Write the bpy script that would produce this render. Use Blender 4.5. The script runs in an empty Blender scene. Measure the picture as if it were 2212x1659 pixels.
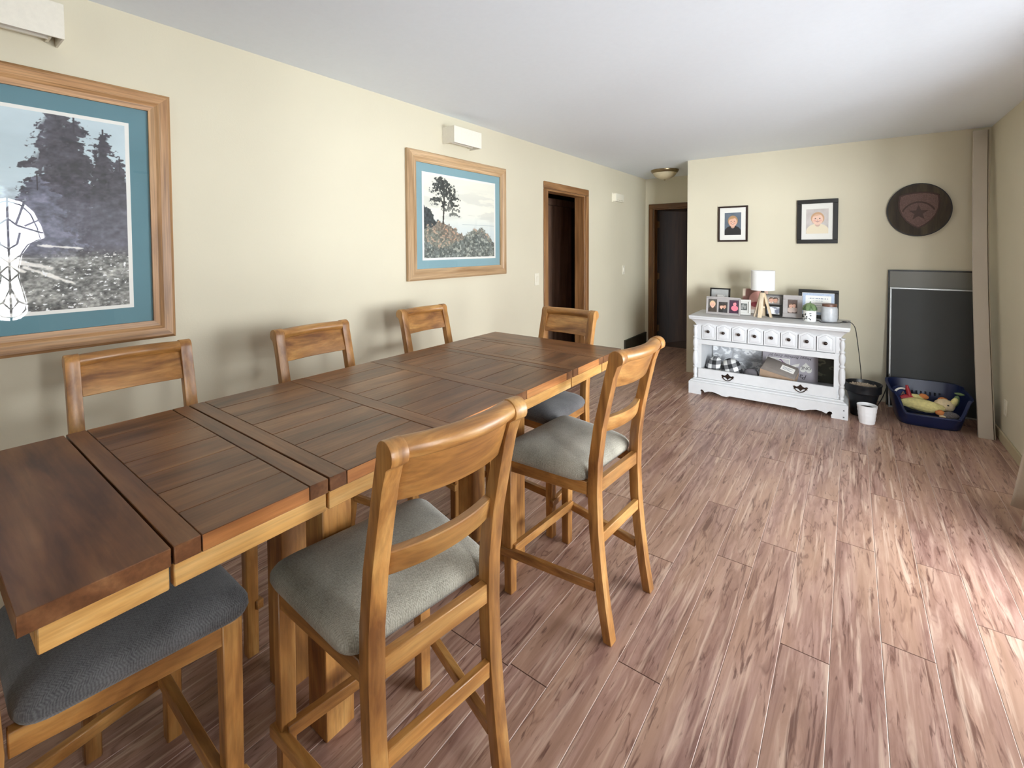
import bpy, bmesh, math, random
import numpy as np
from mathutils import Vector, Matrix

random.seed(7)
S = bpy.context.scene
COL = S.collection
PI = math.pi


def lin(r, g, b):
    f = lambda v: (v / 255) / 12.92 if v / 255 <= 0.04045 else ((v / 255 + 0.055) / 1.055) ** 2.4
    return (f(r), f(g), f(b), 1.0)


# ------------------------------------------------------------------ camera, world, lights, exposure
CAM_H = 1.4557
cam_d = bpy.data.cameras.new('camera')
cam = bpy.data.objects.new('camera', cam_d)
COL.objects.link(cam)
S.camera = cam
cam_d.sensor_fit = 'HORIZONTAL'
cam_d.sensor_width = 36.0
cam_d.lens = 36.0 * 994.02 / 2212
cam_d.shift_x = (1106 - 1109.69) / 2212
cam_d.shift_y = (565.37 - 829.5) / 2212
cam_d.clip_start = 0.02
yaw, pitch, roll = 0.6344, 0.0315, -0.0043
F = Vector((-math.sin(yaw) * math.cos(pitch), math.cos(yaw) * math.cos(pitch), -math.sin(pitch)))
R = Vector((math.cos(yaw), math.sin(yaw), 0))
U = R.cross(F)
R2 = R * math.cos(roll) + U * math.sin(roll)
U2 = U * math.cos(roll) - R * math.sin(roll)
cam.matrix_world = Matrix(((R2.x, U2.x, -F.x, 0), (R2.y, U2.y, -F.y, 0), (R2.z, U2.z, -F.z, CAM_H), (0, 0, 0, 1)))

S.view_settings.view_transform = 'Standard'
S.view_settings.look = 'None'
S.view_settings.gamma = 1.0
S.view_settings.use_curve_mapping = False
S.view_settings.exposure = 0.18

W = bpy.data.worlds.new('sky')
S.world = W
W.use_nodes = True
W.node_tree.nodes['Background'].inputs[0].default_value = (0.90, 0.95, 1.0, 1)
W.node_tree.nodes['Background'].inputs[1].default_value = 4.0


def area(name, loc, rot, sx, sy, power, color):
    d = bpy.data.lights.new(name, 'AREA')
    d.shape = 'RECTANGLE'
    d.size, d.size_y, d.energy, d.color = sx, sy, power, color
    o = bpy.data.objects.new(name, d)
    o.location, o.rotation_euler = loc, rot
    COL.objects.link(o)
    return o


XL, XR, YB, YBACK, H = -2.452, 0.918, 5.464, -3.2, 2.44
# daylight through the glazed side door and the entry door glass, plus two added fill lamps
area('daylight_side', (4.6, 5.2, 1.05), (0, PI / 2, 0), 1.9, 9.5, 880, (0.92, 0.97, 1.0))
area('daylight_slant', (4.4, -2.2, 1.2), (PI / 2, 0, math.atan2(3.5, 4.6)), 5.0, 1.9, 1000, (0.90, 0.96, 1.0))
area('fill_slant', (2.5, -0.9, 1.25), (PI / 2, 0, math.atan2(2.4, 2.8)), 3.2, 1.9, 620, (0.90, 0.96, 1.0))  # added lamp outside the side door, evens out the far wall and ceiling
area('daylight_door', (1.45, 0.70, 1.35), (0, PI / 2, 0), 1.3, 0.9, 100, (0.95, 0.98, 1.0))
area('fill_rear', (0.4, YBACK - 2.6, 1.0), (PI / 2, 0, 0), 5.0, 2.6, 130, (0.90, 0.96, 1.0))  # added fill lamp behind the camera


# ------------------------------------------------------------------ materials
def nodes_of(m):
    m.use_nodes = True
    nt = m.node_tree
    return nt, nt.nodes, nt.links, nt.nodes['Principled BSDF']


_plain = {}


def plain(name, col, rough=0.5, metal=0.0, spec=0.5, coat=0.0, noise=0.0, nscale=40.0, bump=0.0, bscale=200.0):
    if name in _plain:
        return _plain[name]
    m = bpy.data.materials.new(name)
    nt, N, L, P = nodes_of(m)
    P.inputs['Base Color'].default_value = col
    P.inputs['Roughness'].default_value = rough
    P.inputs['Metallic'].default_value = metal
    P.inputs['Specular IOR Level'].default_value = spec
    P.inputs['Coat Weight'].default_value = coat
    tc = N.new('ShaderNodeTexCoord')
    if noise:
        n = N.new('ShaderNodeTexNoise')
        n.inputs['Scale'].default_value = nscale
        n.inputs['Detail'].default_value = 4
        L.new(tc.outputs['Object'], n.inputs['Vector'])
        r = N.new('ShaderNodeMapRange')
        r.inputs[1].default_value, r.inputs[2].default_value = 0.25, 0.75
        r.inputs[3].default_value, r.inputs[4].default_value = 1 - noise, 1 + noise
        L.new(n.outputs['Fac'], r.inputs[0])
        h = N.new('ShaderNodeHueSaturation')
        h.inputs['Color'].default_value = col
        L.new(r.outputs[0], h.inputs['Value'])
        L.new(h.outputs[0], P.inputs['Base Color'])
    if bump:
        n2 = N.new('ShaderNodeTexNoise')
        n2.inputs['Scale'].default_value = bscale
        n2.inputs['Detail'].default_value = 3
        L.new(tc.outputs['Object'], n2.inputs['Vector'])
        b = N.new('ShaderNodeBump')
        b.inputs['Strength'].default_value = bump
        b.inputs['Distance'].default_value = 0.002
        L.new(n2.outputs['Fac'], b.inputs['Height'])
        L.new(b.outputs[0], P.inputs['Normal'])
    _plain[name] = m
    return m


def wood(name, dark, mid, light, axis='Z', scale=1.0, rough=0.35, streak=0.5, stretch=9.0, spec=0.5, coat=0.0, vary=0.12, blotch=0.0):
    if name in _plain:
        return _plain[name]
    m = bpy.data.materials.new(name)
    nt, N, L, P = nodes_of(m)
    tc = N.new('ShaderNodeTexCoord')
    oi = N.new('ShaderNodeObjectInfo')
    off = N.new('ShaderNodeVectorMath')
    off.operation = 'SCALE'
    off.inputs[0].default_value = (13.1, 7.7, 9.3)
    L.new(oi.outputs['Random'], off.inputs['Scale'])
    add = N.new('ShaderNodeVectorMath')
    L.new(tc.outputs['Object'], add.inputs[0])
    L.new(off.outputs[0], add.inputs[1])
    mp = N.new('ShaderNodeMapping')
    s = [scale * stretch] * 3
    s['XYZ'.index(axis)] = scale
    mp.inputs['Scale'].default_value = s
    L.new(add.outputs[0], mp.inputs['Vector'])
    n1 = N.new('ShaderNodeTexNoise')
    n1.inputs['Scale'].default_value = 1.4
    n1.inputs['Detail'].default_value = 6
    n1.inputs['Roughness'].default_value = 0.55
    n1.inputs['Distortion'].default_value = 0.6
    L.new(mp.outputs[0], n1.inputs['Vector'])
    cr = N.new('ShaderNodeValToRGB')
    cr.color_ramp.elements[0].position = 0.30
    cr.color_ramp.elements[0].color = dark
    cr.color_ramp.elements[1].position = 0.72
    cr.color_ramp.elements[1].color = light
    e = cr.color_ramp.elements.new(0.5)
    e.color = mid
    L.new(n1.outputs['Fac'], cr.inputs[0])
    # fine pores along the grain
    mp2 = N.new('ShaderNodeMapping')
    s2 = [scale * stretch * 6] * 3
    s2['XYZ'.index(axis)] = scale * 1.6
    mp2.inputs['Scale'].default_value = s2
    L.new(add.outputs[0], mp2.inputs['Vector'])
    n2 = N.new('ShaderNodeTexNoise')
    n2.inputs['Scale'].default_value = 2.0
    n2.inputs['Detail'].default_value = 3
    L.new(mp2.outputs[0], n2.inputs['Vector'])
    r2 = N.new('ShaderNodeMapRange')
    r2.inputs[1].default_value, r2.inputs[2].default_value = 0.3, 0.62
    r2.inputs[3].default_value, r2.inputs[4].default_value = 1 - streak, 1.0
    L.new(n2.outputs['Fac'], r2.inputs[0])
    rv = N.new('ShaderNodeMapRange')
    rv.inputs[3].default_value, rv.inputs[4].default_value = 1 - vary, 1 + vary
    L.new(oi.outputs['Random'], rv.inputs[0])
    mul = N.new('ShaderNodeMath')
    mul.operation = 'MULTIPLY'
    L.new(r2.outputs[0], mul.inputs[0])
    L.new(rv.outputs[0], mul.inputs[1])
    val = mul.outputs[0]
    if blotch:
        n3 = N.new('ShaderNodeTexNoise')
        n3.inputs['Scale'].default_value = 9
        n3.inputs['Detail'].default_value = 2
        L.new(add.outputs[0], n3.inputs['Vector'])
        r3 = N.new('ShaderNodeMapRange')
        r3.inputs[1].default_value, r3.inputs[2].default_value = 0.3, 0.7
        r3.inputs[3].default_value, r3.inputs[4].default_value = 1 - blotch, 1 + blotch
        L.new(n3.outputs['Fac'], r3.inputs[0])
        m3 = N.new('ShaderNodeMath')
        m3.operation = 'MULTIPLY'
        L.new(val, m3.inputs[0])
        L.new(r3.outputs[0], m3.inputs[1])
        val = m3.outputs[0]
    h = N.new('ShaderNodeHueSaturation')
    L.new(cr.outputs[0], h.inputs['Color'])
    L.new(val, h.inputs['Value'])
    L.new(h.outputs[0], P.inputs['Base Color'])
    P.inputs['Roughness'].default_value = rough
    P.inputs['Specular IOR Level'].default_value = spec
    P.inputs['Coat Weight'].default_value = coat
    P.inputs['Coat Roughness'].default_value = 0.22
    b = N.new('ShaderNodeBump')
    b.inputs['Strength'].default_value = 0.12
    b.inputs['Distance'].default_value = 0.002
    L.new(n2.outputs['Fac'], b.inputs['Height'])
    L.new(b.outputs[0], P.inputs['Normal'])
    _plain[name] = m
    return m


def vcol(name, rough=0.5, coat=0.0):
    if name in _plain:
        return _plain[name]
    m = bpy.data.materials.new(name)
    nt, N, L, P = nodes_of(m)
    a = N.new('ShaderNodeVertexColor')
    a.layer_name = 'print'
    L.new(a.outputs[0], P.inputs['Base Color'])
    P.inputs['Roughness'].default_value = rough
    P.inputs['Coat Weight'].default_value = coat
    P.inputs['Coat Roughness'].default_value = 0.03
    _plain[name] = m
    return m


def glass_mat(name='clear_glass', tint=(1, 1, 1, 1), rough=0.0, refl=0.6):
    if name in _plain:
        return _plain[name]
    m = bpy.data.materials.new(name)
    m.use_nodes = True
    nt = m.node_tree
    N, L = nt.nodes, nt.links
    N.remove(N['Principled BSDF'])
    t = N.new('ShaderNodeBsdfTransparent')
    t.inputs[0].default_value = tint
    g = N.new('ShaderNodeBsdfGlossy')
    g.inputs['Roughness'].default_value = rough
    lw = N.new('ShaderNodeLayerWeight')
    lw.inputs[0].default_value = 0.5
    pw = N.new('ShaderNodeMath')
    pw.operation = 'POWER'
    pw.inputs[1].default_value = 4.0
    L.new(lw.outputs['Facing'], pw.inputs[0])
    fr = N.new('ShaderNodeMath')
    fr.operation = 'MULTIPLY_ADD'
    fr.inputs[1].default_value, fr.inputs[2].default_value = 0.9, 0.035
    L.new(pw.outputs[0], fr.inputs[0])
    mx = N.new('ShaderNodeMixShader')
    L.new(fr.outputs[0], mx.inputs[0])
    L.new(t.outputs[0], mx.inputs[1])
    L.new(g.outputs[0], mx.inputs[2])
    L.new(mx.outputs[0], N['Material Output'].inputs[0])
    _plain[name] = m
    return m


def fabric(name, c1, c2, scale=260.0, rough=0.95):
    if name in _plain:
        return _plain[name]
    m = bpy.data.materials.new(name)
    nt, N, L, P = nodes_of(m)
    tc = N.new('ShaderNodeTexCoord')
    # herringbone: zigzag ribs from a folded x coordinate
    sep = N.new('ShaderNodeSeparateXYZ')
    L.new(tc.outputs['Object'], sep.inputs[0])

    def mth(op, a, b=None):
        n = N.new('ShaderNodeMath')
        n.operation = op
        for i, v in enumerate((a, b)):
            if v is None:
                continue
            if isinstance(v, (int, float)):
                n.inputs[i].default_value = v
            else:
                L.new(v, n.inputs[i])
        return n.outputs[0]
    fx = mth('PINGPONG', sep.outputs['X'], 0.007)
    sm = mth('ADD', sep.outputs['Y'], fx)
    w = mth('SINE', mth('MULTIPLY', sm, 2 * PI / 0.0050))
    n = N.new('ShaderNodeTexNoise')
    n.inputs['Scale'].default_value = scale
    n.inputs['Detail'].default_value = 2
    L.new(tc.outputs['Object'], n.inputs['Vector'])
    nb = N.new('ShaderNodeTexNoise')
    nb.inputs['Scale'].default_value = 9
    nb.inputs['Detail'].default_value = 4
    L.new(tc.outputs['Object'], nb.inputs['Vector'])
    a = mth('ADD', mth('MULTIPLY', w, 0.09), mth('MULTIPLY', n.outputs['Fac'], 0.5))
    a = mth('ADD', a, mth('MULTIPLY', nb.outputs['Fac'], 0.55))
    cr = N.new('ShaderNodeValToRGB')
    cr.color_ramp.elements[0].position, cr.color_ramp.elements[0].color = 0.30, c1
    cr.color_ramp.elements[1].position, cr.color_ramp.elements[1].color = 0.78, c2
    L.new(a, cr.inputs[0])
    L.new(cr.outputs[0], P.inputs['Base Color'])
    P.inputs['Roughness'].default_value = rough
    P.inputs['Specular IOR Level'].default_value = 0.2
    P.inputs['Sheen Weight'].default_value = 0.25
    b = N.new('ShaderNodeBump')
    b.inputs['Strength'].default_value = 0.5
    b.inputs['Distance'].default_value = 0.0015
    L.new(a, b.inputs['Height'])
    L.new(b.outputs[0], P.inputs['Normal'])
    _plain[name] = m
    return m


def plank_mat():
    m = bpy.data.materials.new('laminate_plank')
    nt, N, L, P = nodes_of(m)
    tc = N.new('ShaderNodeTexCoord')
    oi = N.new('ShaderNodeObjectInfo')
    off = N.new('ShaderNodeVectorMath')
    off.operation = 'SCALE'
    off.inputs[0].default_value = (31.7, 57.3, 0.0)
    L.new(oi.outputs['Random'], off.inputs['Scale'])
    add = N.new('ShaderNodeVectorMath')
    L.new(tc.outputs['Object'], add.inputs[0])
    L.new(off.outputs[0], add.inputs[1])

    def mapped(sx, sy, src=None):
        mp = N.new('ShaderNodeMapping')
        mp.inputs['Scale'].default_value = (sx, sy, 1)
        L.new(src or add.outputs[0], mp.inputs['Vector'])
        return mp.outputs[0]

    def noise(vec, detail=4, rough=0.55, dist=0.0, scale=1.0):
        n = N.new('ShaderNodeTexNoise')
        n.inputs['Scale'].default_value = scale
        n.inputs['Detail'].default_value = detail
        n.inputs['Roughness'].default_value = rough
        n.inputs['Distortion'].default_value = dist
        L.new(vec, n.inputs['Vector'])
        return n.outputs['Fac']

    def ramp(fac, *els):
        cr = N.new('ShaderNodeValToRGB')
        while len(cr.color_ramp.elements) < len(els):
            cr.color_ramp.elements.new(0.5)
        for e, (p, c) in zip(cr.color_ramp.elements, els):
            e.position, e.color = p, c
        L.new(fac, cr.inputs[0])
        return cr.outputs[0]

    def mix(fac, a, b, mode='MIX'):
        mx = N.new('ShaderNodeMix')
        mx.data_type, mx.blend_type = 'RGBA', mode
        if isinstance(fac, float):
            mx.inputs[0].default_value = fac
        else:
            L.new(fac, mx.inputs[0])
        for i, v in ((6, a), (7, b)):
            if isinstance(v, tuple):
                mx.inputs[i].default_value = v
            else:
                L.new(v, mx.inputs[i])
        return mx.outputs[2]
    g = lambda v: (v, v, v, 1)
    base = ramp(noise(mapped(24, 2.2), 6, 0.62, 0.9),
                (0.26, lin(124, 90, 80)), (0.44, lin(158, 122, 110)), (0.56, lin(178, 143, 130)), (0.75, lin(204, 173, 157)))
    # broad tan and rose drifts
    base = mix(ramp(noise(mapped(6, 0.9), 2), (0.40, g(0)), (0.62, g(0.55))), base, lin(190, 154, 128))
    # thin wandering veins along the grain
    vn = noise(mapped(11, 1.5), 3, 0.5, 0.7)
    ab = N.new('ShaderNodeMath')
    ab.operation = 'PINGPONG'
    ab.inputs[1].default_value = 0.06
    L.new(vn, ab.inputs[0])
    vein = ramp(ab.outputs[0], (0.0, g(0.75)), (0.007, g(0.35)), (0.016, g(0)))
    msk = ramp(noise(mapped(9, 1.6), 2), (0.46, g(0)), (0.60, g(1)))
    col = mix(mix(1.0, vein, msk, 'MULTIPLY'), base, lin(112, 76, 66))
    # long dark flames
    fl = ramp(noise(mapped(30, 2.6), 5, 0.64, 1.1), (0.575, g(0)), (0.66, g(0.85)))
    col = mix(fl, col, lin(108, 74, 64))
    # short dark flecks
    fk = ramp(noise(mapped(70, 9), 3, 0.55, 0.5), (0.62, g(0)), (0.70, g(0.7)))
    col = mix(fk, col, lin(94, 62, 54))
    # pale sap streaks
    sp = ramp(noise(mapped(38, 2.0), 4, 0.55, 0.7), (0.56, g(0)), (0.68, g(0.7)))
    col = mix(sp, col, lin(224, 196, 176))
    rv = N.new('ShaderNodeMapRange')
    rv.inputs[3].default_value, rv.inputs[4].default_value = 0.95, 1.04
    L.new(oi.outputs['Random'], rv.inputs[0])
    h = N.new('ShaderNodeHueSaturation')
    L.new(col, h.inputs['Color'])
    L.new(rv.outputs[0], h.inputs['Value'])
    L.new(h.outputs[0], P.inputs['Base Color'])
    P.inputs['Roughness'].default_value = 0.30
    P.inputs['Specular IOR Level'].default_value = 0.45
    b = N.new('ShaderNodeBump')
    b.inputs['Strength'].default_value = 0.08
    b.inputs['Distance'].default_value = 0.002
    L.new(noise(mapped(90, 5), 3), b.inputs['Height'])
    L.new(b.outputs[0], P.inputs['Normal'])
    return m


# ------------------------------------------------------------------ mesh helpers
class MB:
    def __init__(s):
        s.v, s.f, s.mi = [], [], []

    def add(s, verts, faces, mi=0):
        o = len(s.v)
        s.v += [tuple(v) for v in verts]
        s.f += [tuple(i + o for i in f) for f in faces]
        s.mi += [mi] * len(faces)
        return s

    def box(s, x0, y0, z0, x1, y1, z1, mi=0):
        vs = [(x, y, z) for z in (z0, z1) for y in (y0, y1) for x in (x0, x1)]
        return s.add(vs, [(0, 2, 3, 1), (4, 5, 7, 6), (0, 1, 5, 4), (2, 6, 7, 3), (0, 4, 6, 2), (1, 3, 7, 5)], mi)

    def hexa(s, bottom, top, mi=0):
        """frustum between two quads (4 points each, same winding)"""
        n = len(bottom)
        fs = [tuple(reversed(range(n))), tuple(range(n, 2 * n))] + [(i, (i + 1) % n, n + (i + 1) % n, n + i) for i in range(n)]
        return s.add(list(bottom) + list(top), fs, mi)

    def prism(s, poly, d0, d1, axis='y', mi=0):
        """polygon in the two other axes (in order x,y,z without axis), swept from d0 to d1"""
        def pt(a, b, d):
            return {'x': (d, a, b), 'y': (a, d, b), 'z': (a, b, d)}[axis]
        return s.hexa([pt(a, b, d0) for a, b in poly], [pt(a, b, d1) for a, b in poly], mi)

    def loft(s, rings, mi=0, cap=True):
        n = len(rings[0])
        vs = [p for r in rings for p in r]
        fs = []
        for k in range(len(rings) - 1):
            for i in range(n):
                j = (i + 1) % n
                fs.append((k * n + i, k * n + j, (k + 1) * n + j, (k + 1) * n + i))
        if cap:
            fs.append(tuple(reversed(range(n))))
            fs.append(tuple((len(rings) - 1) * n + i for i in range(n)))
        return s.add(vs, fs, mi)

    def lathe(s, prof, cx=0, cy=0, seg=24, mi=0, cap=True):
        rings = [[(cx + r * math.cos(2 * PI * i / seg), cy + r * math.sin(2 * PI * i / seg), z) for i in range(seg)] for r, z in prof]
        return s.loft(rings, mi, cap)

    def tube(s, pts, r, seg=8, mi=0):
        pts = [Vector(p) for p in pts]
        rings = []
        up = Vector((0, 0, 1))
        for i, p in enumerate(pts):
            t = (pts[min(i + 1, len(pts) - 1)] - pts[max(i - 1, 0)]).normalized()
            a = t.cross(up)
            if a.length < 0.05:
                a = t.cross(Vector((0, 1, 0)))
            a.normalize()
            b = a.cross(t)
            rr = r[i] if isinstance(r, (list, tuple)) else r
            rings.append([p + a * rr * math.cos(2 * PI * k / seg) + b * rr * math.sin(2 * PI * k / seg) for k in range(seg)])
        return s.loft(rings, mi)

    def build(s, name, mats, parent=None, bevel=0.0, seg=1, smooth=True, angle=40, loc=None):
        me = bpy.data.meshes.new(name)
        me.from_pydata(s.v, [], s.f)
        for i, k in enumerate(s.mi):
            me.polygons[i].material_index = k
        bm = bmesh.new()
        bm.from_mesh(me)
        bmesh.ops.recalc_face_normals(bm, faces=bm.faces)
        if bevel:
            es = [e for e in bm.edges if len(e.link_faces) == 2 and e.calc_face_angle(0) > 0.6]
            bmesh.ops.bevel(bm, geom=es, offset=bevel, segments=seg, affect='EDGES', profile=0.6, clamp_overlap=True)
        bm.to_mesh(me)
        bm.free()
        for m in (mats if isinstance(mats, (list, tuple)) else [mats]):
            me.materials.append(m)
        if smooth:
            me.polygons.foreach_set('use_smooth', [True] * len(me.polygons))
            me.set_sharp_from_angle(angle=math.radians(angle))
        o = bpy.data.objects.new(name, me)
        if parent:
            o.parent = parent
        if loc:
            o.location = loc
        COL.objects.link(o)
        return o


def tag(o, label=None, cat=None, group=None, kind=None):
    if label:
        o['label'] = label
    if cat:
        o['category'] = cat
    if group:
        o['group'] = group
    if kind:
        o['kind'] = kind
    return o


def thing(name, label, cat, loc=(0, 0, 0), rz=0.0, group=None):
    o = bpy.data.objects.new(name, None)
    o.empty_display_size = 0.1
    o.location, o.rotation_euler = loc, (0, 0, rz)
    COL.objects.link(o)
    return tag(o, label, cat, group)


def kids(o):
    return [c for c in bpy.data.objects if c.parent == o]


def copy_tree(o, parent=None):
    c = o.copy()
    COL.objects.link(c)
    c.parent = parent
    for ch in kids(o):
        copy_tree(ch, c)
    return c


# ---- numpy painting for the flat prints
def vnoise(x, y, seed=0, octs=5, lac=2.0, gain=0.5):
    def h(ix, iy, k):
        n = (ix.astype(np.int64) * 374761393 + iy.astype(np.int64) * 668265263 + k * 982451653) & 0xFFFFFFFF
        n = ((n ^ (n >> 13)) * 1274126177) & 0xFFFFFFFF
        return ((n ^ (n >> 16)) & 0xFFFF) / 65535.0
    out, a, tot = 0, 1.0, 0
    for o in range(octs):
        ix, iy = np.floor(x), np.floor(y)
        fx, fy = x - ix, y - iy
        fx, fy = fx * fx * (3 - 2 * fx), fy * fy * (3 - 2 * fy)
        k = seed * 17 + o
        v = (h(ix, iy, k) * (1 - fx) + h(ix + 1, iy, k) * fx) * (1 - fy) + (h(ix, iy + 1, k) * (1 - fx) + h(ix + 1, iy + 1, k) * fx) * fy
        out = out + a * v
        tot += a
        a *= gain
        x, y = x * lac + 5.3, y * lac + 1.7
    return out / tot


def sstep(a, b, x):
    t = np.clip((x - a) / (b - a), 0, 1)
    return t * t * (3 - 2 * t)


def over(img, mask, col):
    return img * (1 - mask[..., None]) + np.array(col, float) * mask[..., None]


def print_grid(name, img, w, h, mat, parent, loc=(0, 0, 0), rot=(0, 0, 0)):
    """img (ny,nx,3) in sRGB 0..255, row 0 at the bottom; a flat w x h sheet in local XZ facing -Y"""
    ny, nx, _ = img.shape
    xs, zs = np.linspace(-w / 2, w / 2, nx), np.linspace(0, h, ny)
    X, Z = np.meshgrid(xs, zs)
    co = np.stack([X, np.zeros_like(X), Z], -1).reshape(-1, 3)
    idx = np.arange(nx * ny).reshape(ny, nx)
    q = np.stack([idx[:-1, :-1], idx[:-1, 1:], idx[1:, 1:], idx[1:, :-1]], -1).reshape(-1, 4)
    me = bpy.data.meshes.new(name)
    me.vertices.add(len(co))
    me.vertices.foreach_set('co', co.ravel())
    me.loops.add(q.size)
    me.loops.foreach_set('vertex_index', q.ravel())
    me.polygons.add(len(q))
    me.polygons.foreach_set('loop_start', np.arange(0, q.size, 4))
    me.update(calc_edges=True)
    c = np.clip(img.reshape(-1, 3) / 255.0, 0, 1)
    c = np.where(c <= 0.04045, c / 12.92, ((c + 0.055) / 1.055) ** 2.4)
    at = me.color_attributes.new('print', 'FLOAT_COLOR', 'POINT')
    at.data.foreach_set('color', np.concatenate([c, np.ones((len(c), 1))], 1).ravel())
    me.materials.append(mat)
    o = bpy.data.objects.new(name, me)
    o.location, o.rotation_euler = loc, rot
    if parent:
        o.parent = parent
    COL.objects.link(o)
    return o


def text(name, body, size, mat, parent, loc, rot, align='CENTER', extrude=0.0003, shear=0.0):
    cu = bpy.data.curves.new(name, 'FONT')
    cu.body, cu.size, cu.align_x, cu.align_y = body, size, align, 'CENTER'
    cu.extrude, cu.shear = extrude, shear
    cu.materials.append(mat)
    tmp = bpy.data.objects.new('tmp', cu)
    COL.objects.link(tmp)
    dg = bpy.context.evaluated_depsgraph_get()
    me = bpy.data.meshes.new_from_object(tmp.evaluated_get(dg))
    bpy.data.objects.remove(tmp)
    o = bpy.data.objects.new(name, me)
    o.location, o.rotation_euler = loc, rot
    o.parent = parent
    COL.objects.link(o)
    return o


# ------------------------------------------------------------------ shared materials
M_wall = plain('cream_wall_paint', lin(220, 212, 189), 0.75, noise=0.02, nscale=2.0, bump=0.15, bscale=140)
M_ceil = plain('ceiling_paint', lin(238, 244, 252), 0.85, noise=0.01, bump=0.1, bscale=90)
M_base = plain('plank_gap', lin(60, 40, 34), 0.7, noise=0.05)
M_dark = plain('unlit_room_brown', lin(74, 56, 46), 0.6, noise=0.15, nscale=12)  # gloom of the unlit rooms put into a dark brown
M_oak = {a: wood('oak_trim_' + a, lin(120, 80, 46), lin(160, 112, 68), lin(190, 142, 94), a, 1.0, 0.42, 0.35, 14) for a in 'XYZ'}
M_oakd = {a: wood('dark_oak_trim_' + a, lin(86, 54, 26), lin(118, 78, 40), lin(140, 98, 56), a, 1.0, 0.42, 0.35, 14) for a in 'XYZ'}
M_ch = {a: wood('honey_chair_wood_' + a, lin(122, 76, 34), lin(176, 122, 62), lin(214, 164, 96), a, 2.2, 0.42, 0.22, 5, spec=0.55, coat=0.30, vary=0.10, blotch=0.12) for a in 'XYZ'}
M_tb = {a: wood('brown_table_wood_' + a, lin(84, 50, 30), lin(120, 78, 48), lin(148, 104, 68), a, 1.6, 0.32, 0.22, 6, spec=0.4, coat=0.06, vary=0.14, blotch=0.1) for a in 'XYZ'}
M_ap = {a: wood('honey_apron_wood_' + a, lin(176, 124, 62), lin(216, 164, 94), lin(236, 194, 128), a, 2.0, 0.36, 0.2, 6, vary=0.1, blotch=0.1) for a in 'XYZ'}
M_white = plain('distressed_white_paint', lin(210, 211, 213), 0.5, noise=0.04, nscale=18, bump=0.15, bscale=60)
M_black = plain('black_paint', lin(22, 20, 19), 0.4, noise=0.1)
M_knob = plain('dark_bronze', lin(58, 46, 40), 0.35, metal=0.6, noise=0.1)
M_glass = glass_mat()
M_print = vcol('photo_print', 0.5)
M_matw = plain('white_mat_board', lin(240, 238, 232), 0.8, noise=0.01)
M_cord = plain('black_cord', lin(24, 22, 22), 0.5, noise=0.05)
M_plast = plain('ivory_plastic', lin(240, 234, 216), 0.4, noise=0.01)


# ------------------------------------------------------------------ room shell
def wall_with_openings(name, axis, pos0, pos1, a0, a1, openings, mat, z1=H):
    """a wall slab between pos0..pos1, running a0..a1 along the other axis; openings (b0,b1,z0,z1)"""
    mb = MB()

    def bx(u0, u1, z0, zz1):
        if u1 - u0 > 1e-4 and zz1 - z0 > 1e-4:
            if axis == 'y':
                mb.box(pos0, u0, z0, pos1, u1, zz1)
            else:
                mb.box(u0, pos0, z0, u1, pos1, zz1)
    c = a0
    for b0, b1, z0, zt in sorted(openings):
        bx(c, b0, 0, z1)
        bx(b0, b1, 0, z0)
        bx(b0, b1, zt, z1)
        c = b1
    bx(c, a1, 0, z1)
    return tag(mb.build(name, mat, smooth=False), kind='structure')


YH = 6.60   # far wall of the passage
XC = -1.535  # corner where the passage starts
wall_with_openings('wall_left', 'y', XL - 0.12, XL, YBACK - 0.12, YH, [(3.895, 4.70, 0.0, 2.035)], M_wall)
wall_with_openings('wall_right', 'y', XR, XR + 0.12, YBACK - 0.12, YB + 0.12,
                   [(1.62, 3.50, 0.06, 2.10), (0.16, 1.07, 0.0, 2.05)], M_wall)
tag(MB().box(XC, YB, 0, XR, YB + 0.12, H).box(XC, YB + 0.12, 0, XC + 0.12, YH, H).build('wall_back', M_wall, smooth=False), kind='structure')
wall_with_openings('wall_hall', 'x', YH, YH + 0.12, XL - 0.12, XC + 0.12, [(-2.335, -1.56, 0.0, 2.005)], M_wall)
wall_with_openings('wall_front', 'x', YBACK - 0.12, YBACK, XL, XR, [(0.02, 0.86, 0.65, 2.10)], M_wall)
tag(MB().box(XL - 0.12, YBACK - 0.12, H, XR + 0.12, YH + 0.12, H + 0.1).build('ceiling', M_ceil, smooth=False), kind='structure')
floor = tag(MB().box(XL - 0.12, YBACK - 0.12, -0.08, XR + 0.12, YH + 0.12, -0.007).build('floor', M_base, smooth=False), kind='structure')

# planks: 150 mm wide rows along Y with staggered ends
M_plank = plank_mat()
M_edge = plain('plank_edge_glint', lin(206, 178, 164), 0.35, noise=0.05)  # pale colour paints the window glint along the long bevels
M_edged = plain('plank_edge_end', lin(112, 82, 70), 0.5, noise=0.05)
PW, PL, TH = 0.150, 1.26, 0.007
phase = {-2: 1.25, -1: 2.10, 0: 1.482, 1: 2.28, 2: 2.515, 3: 1.90, 4: 2.74, 5: 2.124, 6: 2.756, 7: 2.438}
plank_cache = {}


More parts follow.
